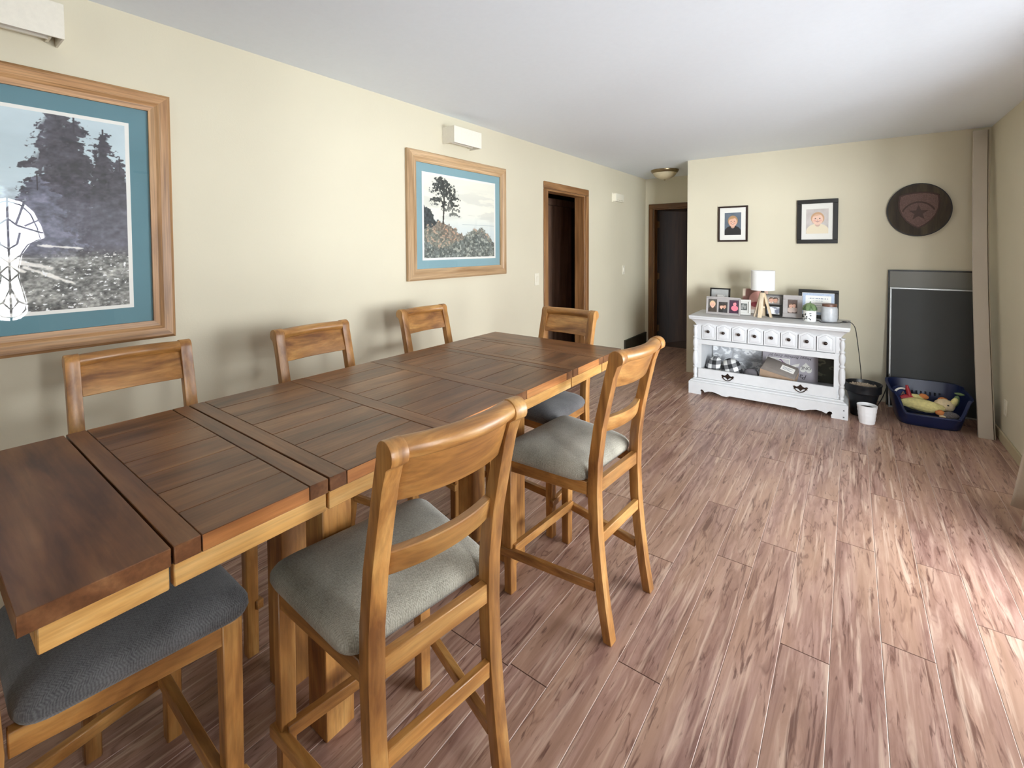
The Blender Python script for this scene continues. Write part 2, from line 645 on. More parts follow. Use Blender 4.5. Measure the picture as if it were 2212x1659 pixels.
def plank_mesh(w, l):
    key = (round(w, 3), round(l, 3))
    if key in plank_cache:
        return plank_cache[key]
    e, g, d = 0.0016, 0.0004, 0.0012
    x0, x1, y0, y1 = g, w - g, g, l - g
    vs = [(x0, y0, 0), (x1, y0, 0), (x1, y1, 0), (x0, y1, 0),
          (x0, y0, TH - d), (x1, y0, TH - d), (x1, y1, TH - d), (x0, y1, TH - d),
          (x0 + e, y0 + e, TH), (x1 - e, y0 + e, TH), (x1 - e, y1 - e, TH), (x0 + e, y1 - e, TH)]
    fs = [(8, 9, 10, 11), (4, 5, 9, 8), (5, 6, 10, 9), (6, 7, 11, 10), (7, 4, 8, 11), (0, 1, 5, 4), (1, 2, 6, 5), (2, 3, 7, 6), (3, 0, 4, 7)]
    mi = [0, 2, 1, 2, 1, 2, 1, 2, 1]
    me = bpy.data.meshes.new('plank')
    me.from_pydata(vs, [], fs)
    me.polygons.foreach_set('material_index', mi)
    for m in (M_plank, M_edge, M_edged):
        me.materials.append(m)
    plank_cache[key] = me
    return me


k0 = math.floor((XL + 0.642) / PW)
for k in range(k0, 12):
    xa, xb = max(-0.642 + k * PW, XL), min(-0.642 + (k + 1) * PW, XR)
    if xb - xa < 0.01:
        continue
    yend = YB
    if xb <= XC + 0.002:
        yend = YH + 0.10
    elif xa < XC:
        yend = YB
    ph = phase.get(k, (k * 0.437 * 2.9) % PL)
    n = math.floor((YBACK - ph) / PL)
    y = ph + n * PL
    while y < yend:
        ya, yb_ = max(y, YBACK), min(y + PL, yend)
        if yb_ - ya > 0.02:
            o = bpy.data.objects.new('plank', plank_mesh(xb - xa, yb_ - ya))
            o.location = (xa, ya, -TH)
            o.parent = floor
            COL.objects.link(o)
        y += PL
# sliver beside the passage corner
for k in range(k0, 12):
    xa, xb = -0.642 + k * PW, -0.642 + (k + 1) * PW
    if xa < XC < xb and XC - xa > 0.01:
        o = bpy.data.objects.new('plank', plank_mesh(XC - xa, YH + 0.10 - YB))
        o.location = (xa, YB, -TH)
        o.parent = floor
        COL.objects.link(o)

# dark rooms beyond the two doorways
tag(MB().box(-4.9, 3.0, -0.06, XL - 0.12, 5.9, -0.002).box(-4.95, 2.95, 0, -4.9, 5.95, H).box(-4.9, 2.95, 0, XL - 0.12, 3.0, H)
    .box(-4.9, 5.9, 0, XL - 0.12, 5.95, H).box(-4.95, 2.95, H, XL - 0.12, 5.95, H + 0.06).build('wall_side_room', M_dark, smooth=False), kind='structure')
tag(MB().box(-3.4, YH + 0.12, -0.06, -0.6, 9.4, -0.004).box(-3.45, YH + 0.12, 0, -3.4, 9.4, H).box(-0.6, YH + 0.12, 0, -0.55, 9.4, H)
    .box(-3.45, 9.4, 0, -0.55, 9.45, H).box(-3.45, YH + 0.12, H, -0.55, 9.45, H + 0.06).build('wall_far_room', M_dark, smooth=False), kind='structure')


def casing(name, axis, face, dirn, a0, a1, zt, w, proud, depth, mats, sill=False):
    """door trim round an opening a0..a1, up to zt, on the plane face (outward dirn), with jamb lining depth behind"""
    root = bpy.data.objects.new(name, None)
    COL.objects.link(root)
    tag(root, kind='structure')
    lo, hi = sorted((face, face + dirn * proud))
    jl, jh = sorted((face, face - dirn * depth))

    def pr(nm, u0, z0, u1, z1, d0, d1, m, bev=0.004):
        mb = MB()
        if axis == 'y':
            mb.box(d0, u0, z0, d1, u1, z1)
        else:
            mb.box(u0, d0, z0, u1, d1, z1)
        return mb.build(nm, m, root, bevel=bev)
    ax = axis.upper()
    pr('side_casing', a0 - w, 0, a0, zt, lo, hi, mats['Z'])
    pr('side_casing', a1, 0, a1 + w, zt, lo, hi, mats['Z'])
    pr('head_casing', a0 - w, zt, a1 + w, zt + w, lo, hi, mats[ax])
    pr('jamb', a0, 0, a0 + 0.018, zt, jl, jh, mats['Z'], 0.001)
    pr('jamb', a1 - 0.018, 0, a1, zt, jl, jh, mats['Z'], 0.001)
    pr('head_jamb', a0 + 0.018, zt - 0.018, a1 - 0.018, zt, jl, jh, mats[ax], 0.001)
    return root


d1 = casing('door_1', 'y', XL, 1, 3.895, 4.70, 2.035, 0.07, 0.016, 0.12, M_oak)
d2 = casing('door_2', 'x', YH, -1, -2.335, -1.56, 2.005, 0.065, 0.016, 0.12, M_oakd)
# open dark door leaf in the far doorway, hinged on its left jamb
M_leaf = wood('dark_door_wood', lin(30, 18, 10), lin(44, 27, 16), lin(58, 38, 22), 'Z', 1.2, 0.45, 0.3, 10)
leaf = MB().box(0, 0, 0.01, 0.74, 0.038, 1.985).build('door_leaf', M_leaf, d2, bevel=0.003)
leaf.location, leaf.rotation_euler = (-2.312, YH + 0.125, 0), (0, 0, math.radians(62))
for z in (0.25, 1.02, 1.78):
    MB().box(-0.004, -0.004, z - 0.045, 0.03, 0.0, z + 0.045).tube([(-0.004, -0.006, z - 0.05), (-0.004, -0.006, z + 0.05)], 0.006).build('hinge', plain('old_brass', lin(120, 92, 60), 0.4, metal=0.7, noise=0.1), leaf)
# dark panelled closet door seen inside the side room
cl = bpy.data.objects.new('door_3', None)
COL.objects.link(cl)
tag(cl, kind='structure')
M_closet = wood('dark_closet_wood', lin(126, 96, 80), lin(150, 118, 100), lin(172, 140, 120), 'Z', 1.0, 0.5, 0.25, 10)
for i in range(5):
    y0 = 3.2 + i * 0.5
    MB().box(-3.22, y0, 0.01, -3.18, y0 + 0.494, 2.0).build('door_panel', M_closet, cl, bevel=0.003)
MB().box(-3.24, 3.1, 2.0, -3.16, 5.8, 2.09).build('head_trim', M_closet, cl, bevel=0.003)

# baseboards
tag(MB().box(XL, 5.82, 0, XL + 0.022, YH, 0.185).box(XL, 5.82, 0.185, XL + 0.028, YH, 0.20).build('baseboard_left', plain('dark_baseboard', lin(44, 40, 28), 0.55, noise=0.12, nscale=14), bevel=0.003), kind='structure')
tag(MB().box(XR - 0.014, 3.55, 0, XR, YB, 0.075).build('baseboard_right', plain('wall_tone_baseboard', lin(196, 182, 150), 0.6, noise=0.03), bevel=0.003), kind='structure')

# side glazed door (window_1): frame, mullion, panes
M_vinyl = plain('white_vinyl', lin(235, 235, 232), 0.4, noise=0.01)
w1 = MB().box(XR + 0.02, 1.62, 0.06, XR + 0.10, 1.68, 2.10).box(XR + 0.02, 3.44, 0.06, XR + 0.10, 3.50, 2.10) \
    .box(XR + 0.02, 1.68, 2.04, XR + 0.10, 3.44, 2.10).box(XR + 0.02, 1.68, 0.06, XR + 0.10, 3.44, 0.12).build('window_1', M_vinyl, bevel=0.004)
tag(w1, kind='structure')
MB().box(XR + 0.03, 2.46, 0.12, XR + 0.08, 2.52, 2.04).build('mullion', M_vinyl, w1, bevel=0.003)
for a, b in ((1.68, 2.46), (2.52, 3.44)):
    MB().add([(XR + 0.054, a, 0.12), (XR + 0.054, b, 0.12), (XR + 0.054, b, 2.04), (XR + 0.054, a, 2.04)], [(0, 1, 2, 3)]).build('pane', M_glass, w1, smooth=False)
w2 = MB().box(0.02, YBACK - 0.1, 0.65, 0.08, YBACK - 0.02, 2.10).box(0.80, YBACK - 0.1, 0.65, 0.86, YBACK - 0.02, 2.10) \
    .box(0.08, YBACK - 0.1, 2.04, 0.80, YBACK - 0.02, 2.10).box(0.08, YBACK - 0.1, 0.65, 0.80, YBACK - 0.02, 0.71).build('fill_window', M_vinyl, bevel=0.004)  # unseen window, added to let the rear fill lamp in
tag(w2, kind='structure')


# entry door with a leaded glass light, opposite the large picture (seen in its glass)
def entry_door():
    root = bpy.data.objects.new('door_4', None)
    COL.objects.link(root)
    tag(root, kind='structure')
    yc = 0.615
    half = [(0.0, 1.90), (0.09, 1.87), (0.16, 1.79), (0.205, 1.66), (0.225, 1.56), (0.13, 1.50), (0.085, 1.42), (0.062, 1.30),
            (0.060, 1.20), (0.085, 1.08), (0.105, 0.97), (0.10, 0.90), (0.06, 0.85), (0.0, 0.835)]
    loop = [(yc + a, z) for a, z in half] + [(yc - a, z) for a, z in reversed(half[1:-1])]
    x0, x1 = XR + 0.03, XR + 0.07
    bm = bmesh.new()
    outer = [(0.18, 0.0), (1.05, 0.0), (1.05, 2.03), (0.18, 2.03)]
    es = []
    for pts in (outer, loop):
        vs = [bm.verts.new((x0, a, z)) for a, z in pts]
        es += [bm.edges.new((vs[i], vs[(i + 1) % len(vs)])) for i in range(len(vs))]
    r = bmesh.ops.triangle_fill(bm, use_beauty=True, edges=es)
    fs = [g for g in r['geom'] if isinstance(g, bmesh.types.BMFace)]
    e = bmesh.ops.extrude_face_region(bm, geom=fs)
    for v in (g for g in e['geom'] if isinstance(g, bmesh.types.BMVert)):
        v.co.x = x1
    bmesh.ops.recalc_face_normals(bm, faces=bm.faces)
    me = bpy.data.meshes.new('door_leaf')
    bm.to_mesh(me)
    bm.free()
    me.materials.append(wood('entry_door_wood', lin(86, 60, 40), lin(112, 80, 54), lin(132, 98, 70), 'Z', 1, 0.5, 0.2, 10))
    o = bpy.data.objects.new('door_leaf', me)
    o.parent = root
    COL.objects.link(o)
    xm = XR + 0.05
    lead = MB()
    lines = [[(yc, 1.90), (yc, 0.835)], [(yc - 0.21, 1.60), (yc - 0.06, 1.66), (yc, 1.72), (yc + 0.06, 1.66), (yc + 0.21, 1.60)],
             [(yc + 0.1, 1.86), (yc + 0.05, 1.68)], [(yc - 0.1, 1.86), (yc - 0.05, 1.68)], [(yc + 0.195, 1.72), (yc + 0.1, 1.66)], [(yc - 0.195, 1.72), (yc - 0.1, 1.66)],
             [(yc - 0.085, 1.42), (yc, 1.34), (yc + 0.085, 1.42)], [(yc - 0.06, 1.25), (yc, 1.32), (yc + 0.06, 1.25)], [(yc - 0.06, 1.25), (yc, 1.18), (yc + 0.06, 1.25)],
             [(yc, 1.12), (yc - 0.045, 1.0), (yc, 0.93), (yc + 0.045, 1.0), (yc, 1.12)], [(yc - 0.105, 0.97), (yc - 0.045, 1.0)], [(yc + 0.105, 0.97), (yc + 0.045, 1.0)],
             [(yc - 0.07, 1.60), (yc - 0.05, 1.50), (yc, 1.46), (yc + 0.05, 1.50), (yc + 0.07, 1.60)]]
    for ln in lines:
        lead.tube([(xm, a, z) for a, z in ln], 0.008, 6)
    lead.build('lead_came', plain('lead', lin(60, 62, 66), 0.5, metal=0.5, noise=0.05), root)
    ring = MB()
    sc = lambda k: [(yc + (a - yc) * k, 1.37 + (z - 1.37) * (1 + (k - 1) * 0.4)) for a, z in loop]
    lp = sc(0.86) + sc(0.86)[:1]
    ring.tube([(xm, a, z) for a, z in lp], 0.005, 6)
    ring.build('lead_border', plain('lead', lin(60, 62, 66)), root)
    bmg = MB().add([(xm + 0.004, a, z) for a, z in loop], [tuple(range(len(loop)))])
    bmg.build('glass_light', M_glass, root, smooth=False)
    casing('trim_1', 'y', XR, -1, 0.16, 1.07, 2.05, 0.07, 0.016, 0.10, M_oak)


entry_door()


# ------------------------------------------------------------------ dining table
TX0, TX1, TZ = -1.842, -0.984, 0.914
ST = 0.034  # slab thickness


M_tedge = wood('lit_edge_wood', lin(150, 92, 48), lin(190, 125, 70), lin(214, 155, 95), 'Y', 2.0, 0.34, 0.2, 6)


def build_table():
    root = thing('dining_table', 'long counter-height brown wooden dining table with planked top and leaves', 'table', (-1.413, 1.19, 0))
    ox, oy = -1.413, 1.19
    GAP = 0.0014

    def piece(name, y0, y1, mat, x0=TX0, x1=TX1, bev=0.0012, dz=0.0):
        o = MB().box(x0 - ox + GAP / 2, y0 - oy + GAP / 2, TZ - ST + dz, x1 - ox - GAP / 2, y1 - oy - GAP / 2, TZ + dz).build(name, [mat, M_tedge], root, bevel=bev)
        if name == 'plank':   # the long edges of the outer planks carry painted window light as a honey tone
            for f in o.data.polygons:
                if (abs(x1 - TX1) < 1e-5 and f.normal.x > 0.9) or (abs(x0 - TX0) < 1e-5 and f.normal.x < -0.9):
                    f.material_index = 1
        return o
    # end boards and cross boards run across the table; the planks between them along it
    xs = [TX0 + (TX1 - TX0) * i / 7 for i in range(8)]

    def field(y0, y1, n=7):
        e = [TX0 + (TX1 - TX0) * i / n for i in range(n + 1)]
        for i in range(n):
            jit0 = 0 if i == 0 else random.uniform(-0.008, 0.008)
            piece('plank', y0, y1, M_tb['Y'], e[i], e[i + 1], dz=random.uniform(-0.0008, 0.0))
    cross = [(0.095, 0.289), (0.292, 0.337), (0.553, 0.599), (0.602, 0.648), (0.957, 1.013), (1.345, 1.418), (1.722, 1.773), (1.777, 1.822), (2.035, 2.082), (2.085, 2.30)]
    for y0, y1 in cross:
        piece('cross_board', y0, y1, M_tb['X'])
    for y0, y1 in ((0.337, 0.553), (0.648, 0.957), (1.013, 1.345), (1.418, 1.722), (1.822, 2.035)):
        field(y0, y1)
    # darker board ends visible along the edge are the same boards; substrate closes the joints
    MB().box(TX0 - ox + 0.012, 0.107 - oy, TZ - ST - 0.002, TX1 - ox - 0.012, 2.288 - oy, TZ - ST + 0.012).build('underlay', plain('dark_joint', lin(34, 22, 16), 0.8, noise=0.1), root)
    # aprons: one length per leaf, split at the leaf joints
    az0, az1 = TZ - ST - 0.046, TZ - ST - 0.002
    for y0, y1 in ((0.118, 0.287), (0.294, 0.597), (0.604, 1.771), (1.779, 2.080), (2.087, 2.278)):
        MB().box(TX1 - ox - 0.030, y0 - oy, az0, TX1 - ox - 0.008, y1 - oy, az1).build('apron', M_ap['Y'], root, bevel=0.002)
        MB().box(TX0 - ox + 0.008, y0 - oy, az0, TX0 - ox + 0.030, y1 - oy, az1).build('apron', M_ap['Y'], root, bevel=0.002)
    for y in (0.118, 2.256):
        MB().box(TX0 - ox + 0.030, y - oy, az0, TX1 - ox - 0.030, y + 0.022 - oy, az1).build('end_apron', M_ap['X'], root, bevel=0.002)
    # pedestal: four square legs, rails and a low shelf frame under the middle of the top
    for x0 in (-1.56, -1.315):
        for y0 in (0.722, 1.645):
            MB().box(x0 - ox, y0 - oy, 0, x0 + 0.095 - ox, y0 + 0.095 - oy, az1).build('leg', M_ch['Z'], root, bevel=0.003)
    for x0 in (-1.53, -1.285):
        MB().box(x0 - ox, 0.817 - oy, az0 - 0.05, x0 + 0.035 - ox, 1.645 - oy, az1).build('rail', M_ch['Y'], root, bevel=0.002)
    for y0 in (0.752, 1.675):
        MB().box(-1.465 - ox, y0 - oy, az0 - 0.05, -1.315 - ox, y0 + 0.035 - oy, az1).build('rail', M_ch['X'], root, bevel=0.002)
    return root


build_table()


# ------------------------------------------------------------------ chairs (local: front +Y, origin on the floor under the seat)
def arc_section(x, half, bow):
    return -bow * (1 - (x / half) ** 2)


def build_chair(label, fab):
    root = thing('counter_chair', label, 'chair', group='counter-height dining chairs')
    FX, RX, LW = 0.214, 0.168, 0.040
    # rear posts: side profile in (y, z)
    cl_ = [(-0.243, 0.0), (-0.221, 0.12), (-0.201, 0.26), (-0.186, 0.40), (-0.180, 0.54), (-0.184, 0.66), (-0.202, 0.79), (-0.227, 0.90), (-0.248, 0.99), (-0.262, 1.035)]
    th = [0.034, 0.035, 0.037, 0.040, 0.042, 0.041, 0.038, 0.036, 0.036, 0.040]
    front, back = [], []
    for i, (y, z) in enumerate(cl_):
        y0, z0 = cl_[max(i - 1, 0)]
        y1, z1 = cl_[min(i + 1, len(cl_) - 1)]
        t = Vector((y1 - y0, z1 - z0)).normalized()
        n = Vector((t.y, -t.x))
        if i == 0:
            n = Vector((1, 0))
        front.append((y + n.x * th[i] / 2, z + n.y * th[i] / 2))
        back.append((y - n.x * th[i] / 2, z - n.y * th[i] / 2))
    # scroll at the top
    sc = []
    cy, cz, r = -0.274, 1.056, 0.030
    for k in range(11):
        a = math.radians(10 + k * 20)
        sc.append((cy + r * math.cos(a), cz + r * math.sin(a)))
    poly = front + sc + list(reversed(back))
    for s in (-1, 1):
        MB().prism(poly, s * RX - LW / 2, s * RX + LW / 2, 'x').build('leg', M_ch['Z'], root, bevel=0.0035, seg=2, angle=35)
    for s in (-1, 1):
        MB().hexa([(s * FX + a * 0.019, 0.2 + b * 0.019, 0) for a, b in ((-1, -1), (1, -1), (1, 1), (-1, 1))],
                  [(s * FX + a * 0.0215, 0.2 + b * 0.0215, 0.575) for a, b in ((-1, -1), (1, -1), (1, 1), (-1, 1))]).build('leg', M_ch['Z'], root, bevel=0.003)
    hx = RX - LW / 2 + 0.001
    # crest: half round scroll bowed backwards
    rings = []
    for k in range(13):
        x = -hx + 2 * hx * k / 12
        b = arc_section(x, hx, 0.026)
        rings.append([(x, -0.272 + b + 0.028 * math.cos(a), 1.060 + 0.023 * math.sin(a)) for a in [math.radians(t) for t in range(-150, 210, 24)]])
    MB().loft(rings).build('crest_rail', M_ch['X'], root, angle=50)

    def slat(name, z0, z1, yb, thick, bow, drop=0.0, lean=0.0, cut=0.0):
        rings = []
        for k in range(17):
            x = -hx + 2 * hx * k / 16
            b = arc_section(x, hx, bow)
            zb = z0 - drop * (1 - (x / hx) ** 4)
            y = yb + b
            rings.append([(x, y - thick / 2 + lean * (zb - z1), zb), (x, y + thick / 2 + lean * (zb - z1), zb), (x, y + thick / 2, z1), (x, y - thick / 2, z1)])
        return MB().loft(rings).build(name, M_ch['X'], root, bevel=0.0025, angle=40)
    slat('back_panel', 0.940, 1.046, -0.268, 0.020, 0.026, 0.003, -0.34)
    slat('back_slat', 0.762, 0.818, -0.199, 0.026, 0.026, 0.0, -0.2)
    # seat rails
    MB().box(-RX + 0.02, -0.197, 0.535, RX - 0.02, -0.173, 0.586).build('seat_rail', M_ch['X'], root, bevel=0.002)
    MB().box(-FX + 0.02, 0.186, 0.525, FX - 0.02, 0.210, 0.574).build('seat_rail', M_ch['X'], root, bevel=0.002)
    for s in (-1, 1):
        q = lambda z: [(s * (RX + 0.016), -0.155, z), (s * (RX - 0.008), -0.155, z), (s * (FX - 0.008), 0.181, z), (s * (FX + 0.016), 0.181, z)]
        MB().hexa(q(0.525), q(0.574)).build('seat_rail', M_ch['Y'], root, bevel=0.002)
    # stretchers
    MB().box(-RX + 0.02, -0.205, 0.342, RX - 0.02, -0.185, 0.384).build('stretcher', M_ch['X'], root, bevel=0.002)
    MB().box(-FX - 0.005, 0.166, 0.178, FX + 0.005, 0.190, 0.214).build('stretcher', M_ch['X'], root, bevel=0.002)
    for s in (-1, 1):
        q = lambda z: [(s * (RX + 0.012), -0.185, z), (s * (RX - 0.012), -0.185, z), (s * (FX + 0.010), 0.228, z), (s * (FX + 0.034), 0.228, z)]
        MB().hexa(q(0.164), q(0.198)).build('stretcher', M_ch['Y'], root, bevel=0.003)
    # padded seat: stacked rounded trapezoids
    def outline(inset, rc=0.055):
        c = [(-0.248 + inset, 0.246 - inset), (0.248 - inset, 0.246 - inset), (0.208 - inset, -0.150 + inset), (-0.208 + inset, -0.150 + inset)]
        pts = []
        for i in range(4):
            p0, p1, p2 = Vector(c[i - 1]), Vector(c[i]), Vector(c[(i + 1) % 4])
            rr = max(rc, 0.02)
            a, b = p1 + (p0 - p1).normalized() * rr, p1 + (p2 - p1).normalized() * rr
            for t in range(7):
                u = t / 6
                pts.append((1 - u) ** 2 * a + 2 * u * (1 - u) * p1 + u * u * b)
        return pts
    rings = []
    for ins, z in ((0.020, 0.572), (0.004, 0.577), (-0.001, 0.590), (0.000, 0.604), (0.008, 0.618), (0.022, 0.629), (0.048, 0.638), (0.090, 0.645), (0.14, 0.648)):
        rings.append([(p.x, p.y, z) for p in outline(ins)])
    MB().loft(rings).build('seat', fab, root, angle=80)
    return root


FAB = fabric('grey_taupe_upholstery', lin(120, 116, 104), lin(190, 185, 170))
FAB_L = fabric('pale_herringbone_upholstery', lin(128, 122, 108), lin(182, 176, 160))
FAB_D = fabric('slate_upholstery', lin(70, 69, 70), lin(122, 121, 122))
chair = build_chair('x', FAB)
chair_specs = [
    # x, y, rotation, fabric, label
    (-0.962, 0.775, 82, FAB, 'wooden counter chair in the foreground, near side of table, grey herringbone seat'),
    (-0.930, 1.722, 86, FAB, 'wooden counter chair with taupe seat, farther one on the open-floor side'),
    (-1.925, 0.528, -92, FAB_D, 'wooden counter chair on the wall side, below the large landscape picture'),
    (-1.840, 1.213, -90, FAB_D, 'middle wooden counter chair of the three against the cream wall side'),
    (-1.900, 1.985, -90, FAB_D, 'wooden counter chair on the wall side, farthest of three, below the small landscape'),
    (-1.398, 2.160, 175, FAB_D, 'wooden counter chair at the far end of the table, before the dark doorway'),
    (-1.405, 0.262, -1, FAB_D, 'dark-seated counter chair tucked under the near end of the table'),
]
for i, (x, y, rz, fb, lab) in enumerate(chair_specs):
    c = chair if i == 0 else copy_tree(chair)
    c.location, c.rotation_euler = (x, y, 0), (0, 0, math.radians(rz))
    c['label'] = lab
    if i:
        for ch in kids(c):
            if ch.name.startswith('seat') and not ch.name.startswith('seat_rail'):
                ch.data = ch.data.copy()
                ch.data.materials[0] = fb


# ------------------------------------------------------------------ pictures on the left wall (built in local XZ facing -Y, turned to face +X)
def picture(name, label, y0, y1, z0, z1, fw, mw, paper, img, mats, matcol, group=None, depth=0.03):
    w, h = y1 - y0, z1 - z0
    root = thing(name, label, 'picture', (XL + 0.002, (y0 + y1) / 2, z0), PI / 2, group)
    # mitred rails with a stepped profile: (inset from outer edge, depth)
    prof = [(0.0, 0.0), (0.0, -0.020), (0.012, -depth), (fw * 0.55, -depth), (fw * 0.72, -depth + 0.008), (fw, -depth + 0.010), (fw, 0.0)]

    def rail(corners, axis):
        a, b = corners
        rings = []
        for (cx, cz, sx, sz) in (a, b):
            rings.append([(cx + sx * i, d, cz + sz * i) for i, d in prof])
        MB().loft(rings).build('frame_rail', mats[axis], root, angle=25)
    L_, R_, B_, T_ = -w / 2, w / 2, 0, h
    rail(((L_, T_, 1, -1), (R_, T_, -1, -1)), 'X')
    rail(((L_, B_, 1, 1), (R_, B_, -1, 1)), 'X')
    rail(((L_, B_, 1, 1), (L_, T_, 1, -1)), 'Z')
    rail(((R_, B_, -1, 1), (R_, T_, -1, -1)), 'Z')
    MB().box(L_ + fw * 0.8, -0.008, fw * 0.8, R_ - fw * 0.8, -0.004, h - fw * 0.8).build('mat_board', matcol, root)
    i = fw + mw
    MB().box(L_ + i, -0.010, i, R_ - i, -0.0082, h - i).build('print_paper', M_matw, root)
    j = i + paper
    print_grid('print', img, w - 2 * j, h - 2 * j, M_print, root, (0, -0.0106, j))
    MB().add([(L_ + fw * 0.9, -0.0140, fw * 0.9), (R_ - fw * 0.9, -0.0140, fw * 0.9), (R_ - fw * 0.9, -0.0140, h - fw * 0.9), (L_ + fw * 0.9, -0.0140, h - fw * 0.9)], [(0, 1, 2, 3)]).build('glass_pane', M_glass, root, smooth=False)
    return root


def paint_big(nx, ny, w, h):
    X, Z = np.meshgrid(np.linspace(0, w, nx), np.linspace(0, h, ny))
    u, v = X - w, Z  # u: metres left of the right edge (negative)
    img = np.zeros((ny, nx, 3)) + np.array((150, 163, 168.0))
    n = vnoise(X * 5, Z * 9, 1)
    img = img + ((n - 0.5) * 26)[..., None]
    img = img + (sstep(0.2, 0.5, 0.78 - v) * 22)[..., None]
    cl = sstep(0.56, 0.68, vnoise(X * 4, Z * 11, 2, 5)) * sstep(0.62, 0.74, v) + 0.8 * sstep(0.55, 0.66, vnoise(X * 6, Z * 16, 9, 5)) * sstep(0.36, 0.42, v) * (1 - sstep(0.42, 0.5, v))
    img = over(img, np.clip(cl, 0, 1), (222, 220, 206))
    # distant mist and brush
    img = over(img, sstep(0.36, 0.28, v + 0.05 * (vnoise(X * 12, Z * 3, 3) - 0.5)) * 0.85, (150, 150, 152))

    def conifer(cx, base, top, wid, seed, col, lean=0.0):
        nonlocal img
        hh = np.clip((top - v) / (top - base), 0, 1)
        d = np.abs(u - cx)
        n1 = vnoise(X * 70, Z * 95, seed, 4)
        # drooping boughs: bands that fall away from the trunk
        zz = v + 0.35 * d
        bough = vnoise(np.sign(u - cx) * 7.3 + X * 4, zz * 42, seed + 5, 3)
        half = wid * (0.08 + 0.92 * hh ** 0.7) * (0.30 + 1.25 * bough)
        f = half - d + 0.055 * (n1 - 0.5)
        mk = sstep(-0.002, 0.003, f) * (v < top) * (v > base)
        shade = vnoise(X * 85, Z * 110, seed + 9, 4)
        lit = vnoise(X * 16, zz * 34, seed + 12, 3)
        c = np.array(col, float)[None, None, :] * (0.35 + 0.75 * shade + 0.75 * lit)[..., None]
        hol = sstep(0.60, 0.66, vnoise(X * 75, zz * 70, seed + 3, 3)) * sstep(0.35, 0.9, d / np.maximum(half, 1e-3))
        mk = mk * (1 - hol)
        img = img * (1 - mk[..., None]) + c * mk[..., None]
        tr = (d < 0.0025) & (v < top + 0.012) & (v > top - 0.05)
        img[tr] = (44, 42, 46)
    conifer(-0.55, 0.24, 0.60, 0.16, 60, (70, 72, 80))
    conifer(-0.205, 0.20, 0.775, 0.155, 11, (50, 48, 54))
    conifer(-0.155, 0.20, 0.73, 0.13, 19, (46, 44, 50))
    conifer(-0.07, 0.20, 0.700, 0.10, 23, (42, 40, 46))
    conifer(-0.02, 0.18, 0.60, 0.10, 29, (44, 42, 48))
    conifer(-0.26, 0.2, 0.50, 0.13, 37, (66, 66, 76))
    # mist at the foot
    ms = sstep(0.20, 0.30, v) * (1 - sstep(0.30, 0.50, v)) * (0.25 + 0.55 * vnoise(X * 7, Z * 7, 41))
    img = over(img, np.clip(ms, 0, 0.30), (120, 122, 136))
    tex = (0.72 + 0.56 * vnoise(X * 48, Z * 60, 58, 5)) * (v < 0.46) + 1.0 * (v >= 0.46)
    img = img * tex[..., None]
    # ground
    gm = sstep(0.25, 0.18, v + 0.04 * (vnoise(X * 9, Z * 5, 43) - 0.5))
    g = vnoise(X * 95, Z * 135, 44, 4)
    g2 = vnoise(X * 14, Z * 22, 45, 4)
    gc = 50 + 95 * g2 + 130 * (g - 0.5)
    gimg = np.stack([gc * 1.0, gc * 0.99, gc * 0.95], -1)
    img = img * (1 - gm[..., None]) + gimg * gm[..., None]
    sp = sstep(0.70, 0.76, vnoise(X * 90, Z * 120, 46, 3)) * gm
    img = over(img, sp, (232, 230, 224))
    for (ax, az, bx, bz, t) in ((-0.36, 0.20, -0.23, 0.16, 0.012), (-0.30, 0.165, -0.17, 0.10, 0.008), (-0.42, 0.22, -0.30, 0.15, 0.007), (-0.26, 0.245, -0.14, 0.235, 0.006), (-0.62, 0.10, -0.40, 0.13, 0.008), (-0.45, 0.03, -0.28, 0.08, 0.004)):
        px, pz = bx - ax, bz - az
        tt = np.clip(((u - ax) * px + (v - az) * pz) / (px * px + pz * pz), 0, 1)
        dd = np.hypot(u - ax - tt * px, v - az - tt * pz) + 0.016 * (vnoise(X * 50, Z * 50, 50, 4) - 0.5)
        img = over(img, sstep(t, t * 0.4, dd) * 0.8, (206, 202, 196))
    return np.clip(img * 1.28 + 6, 0, 250)


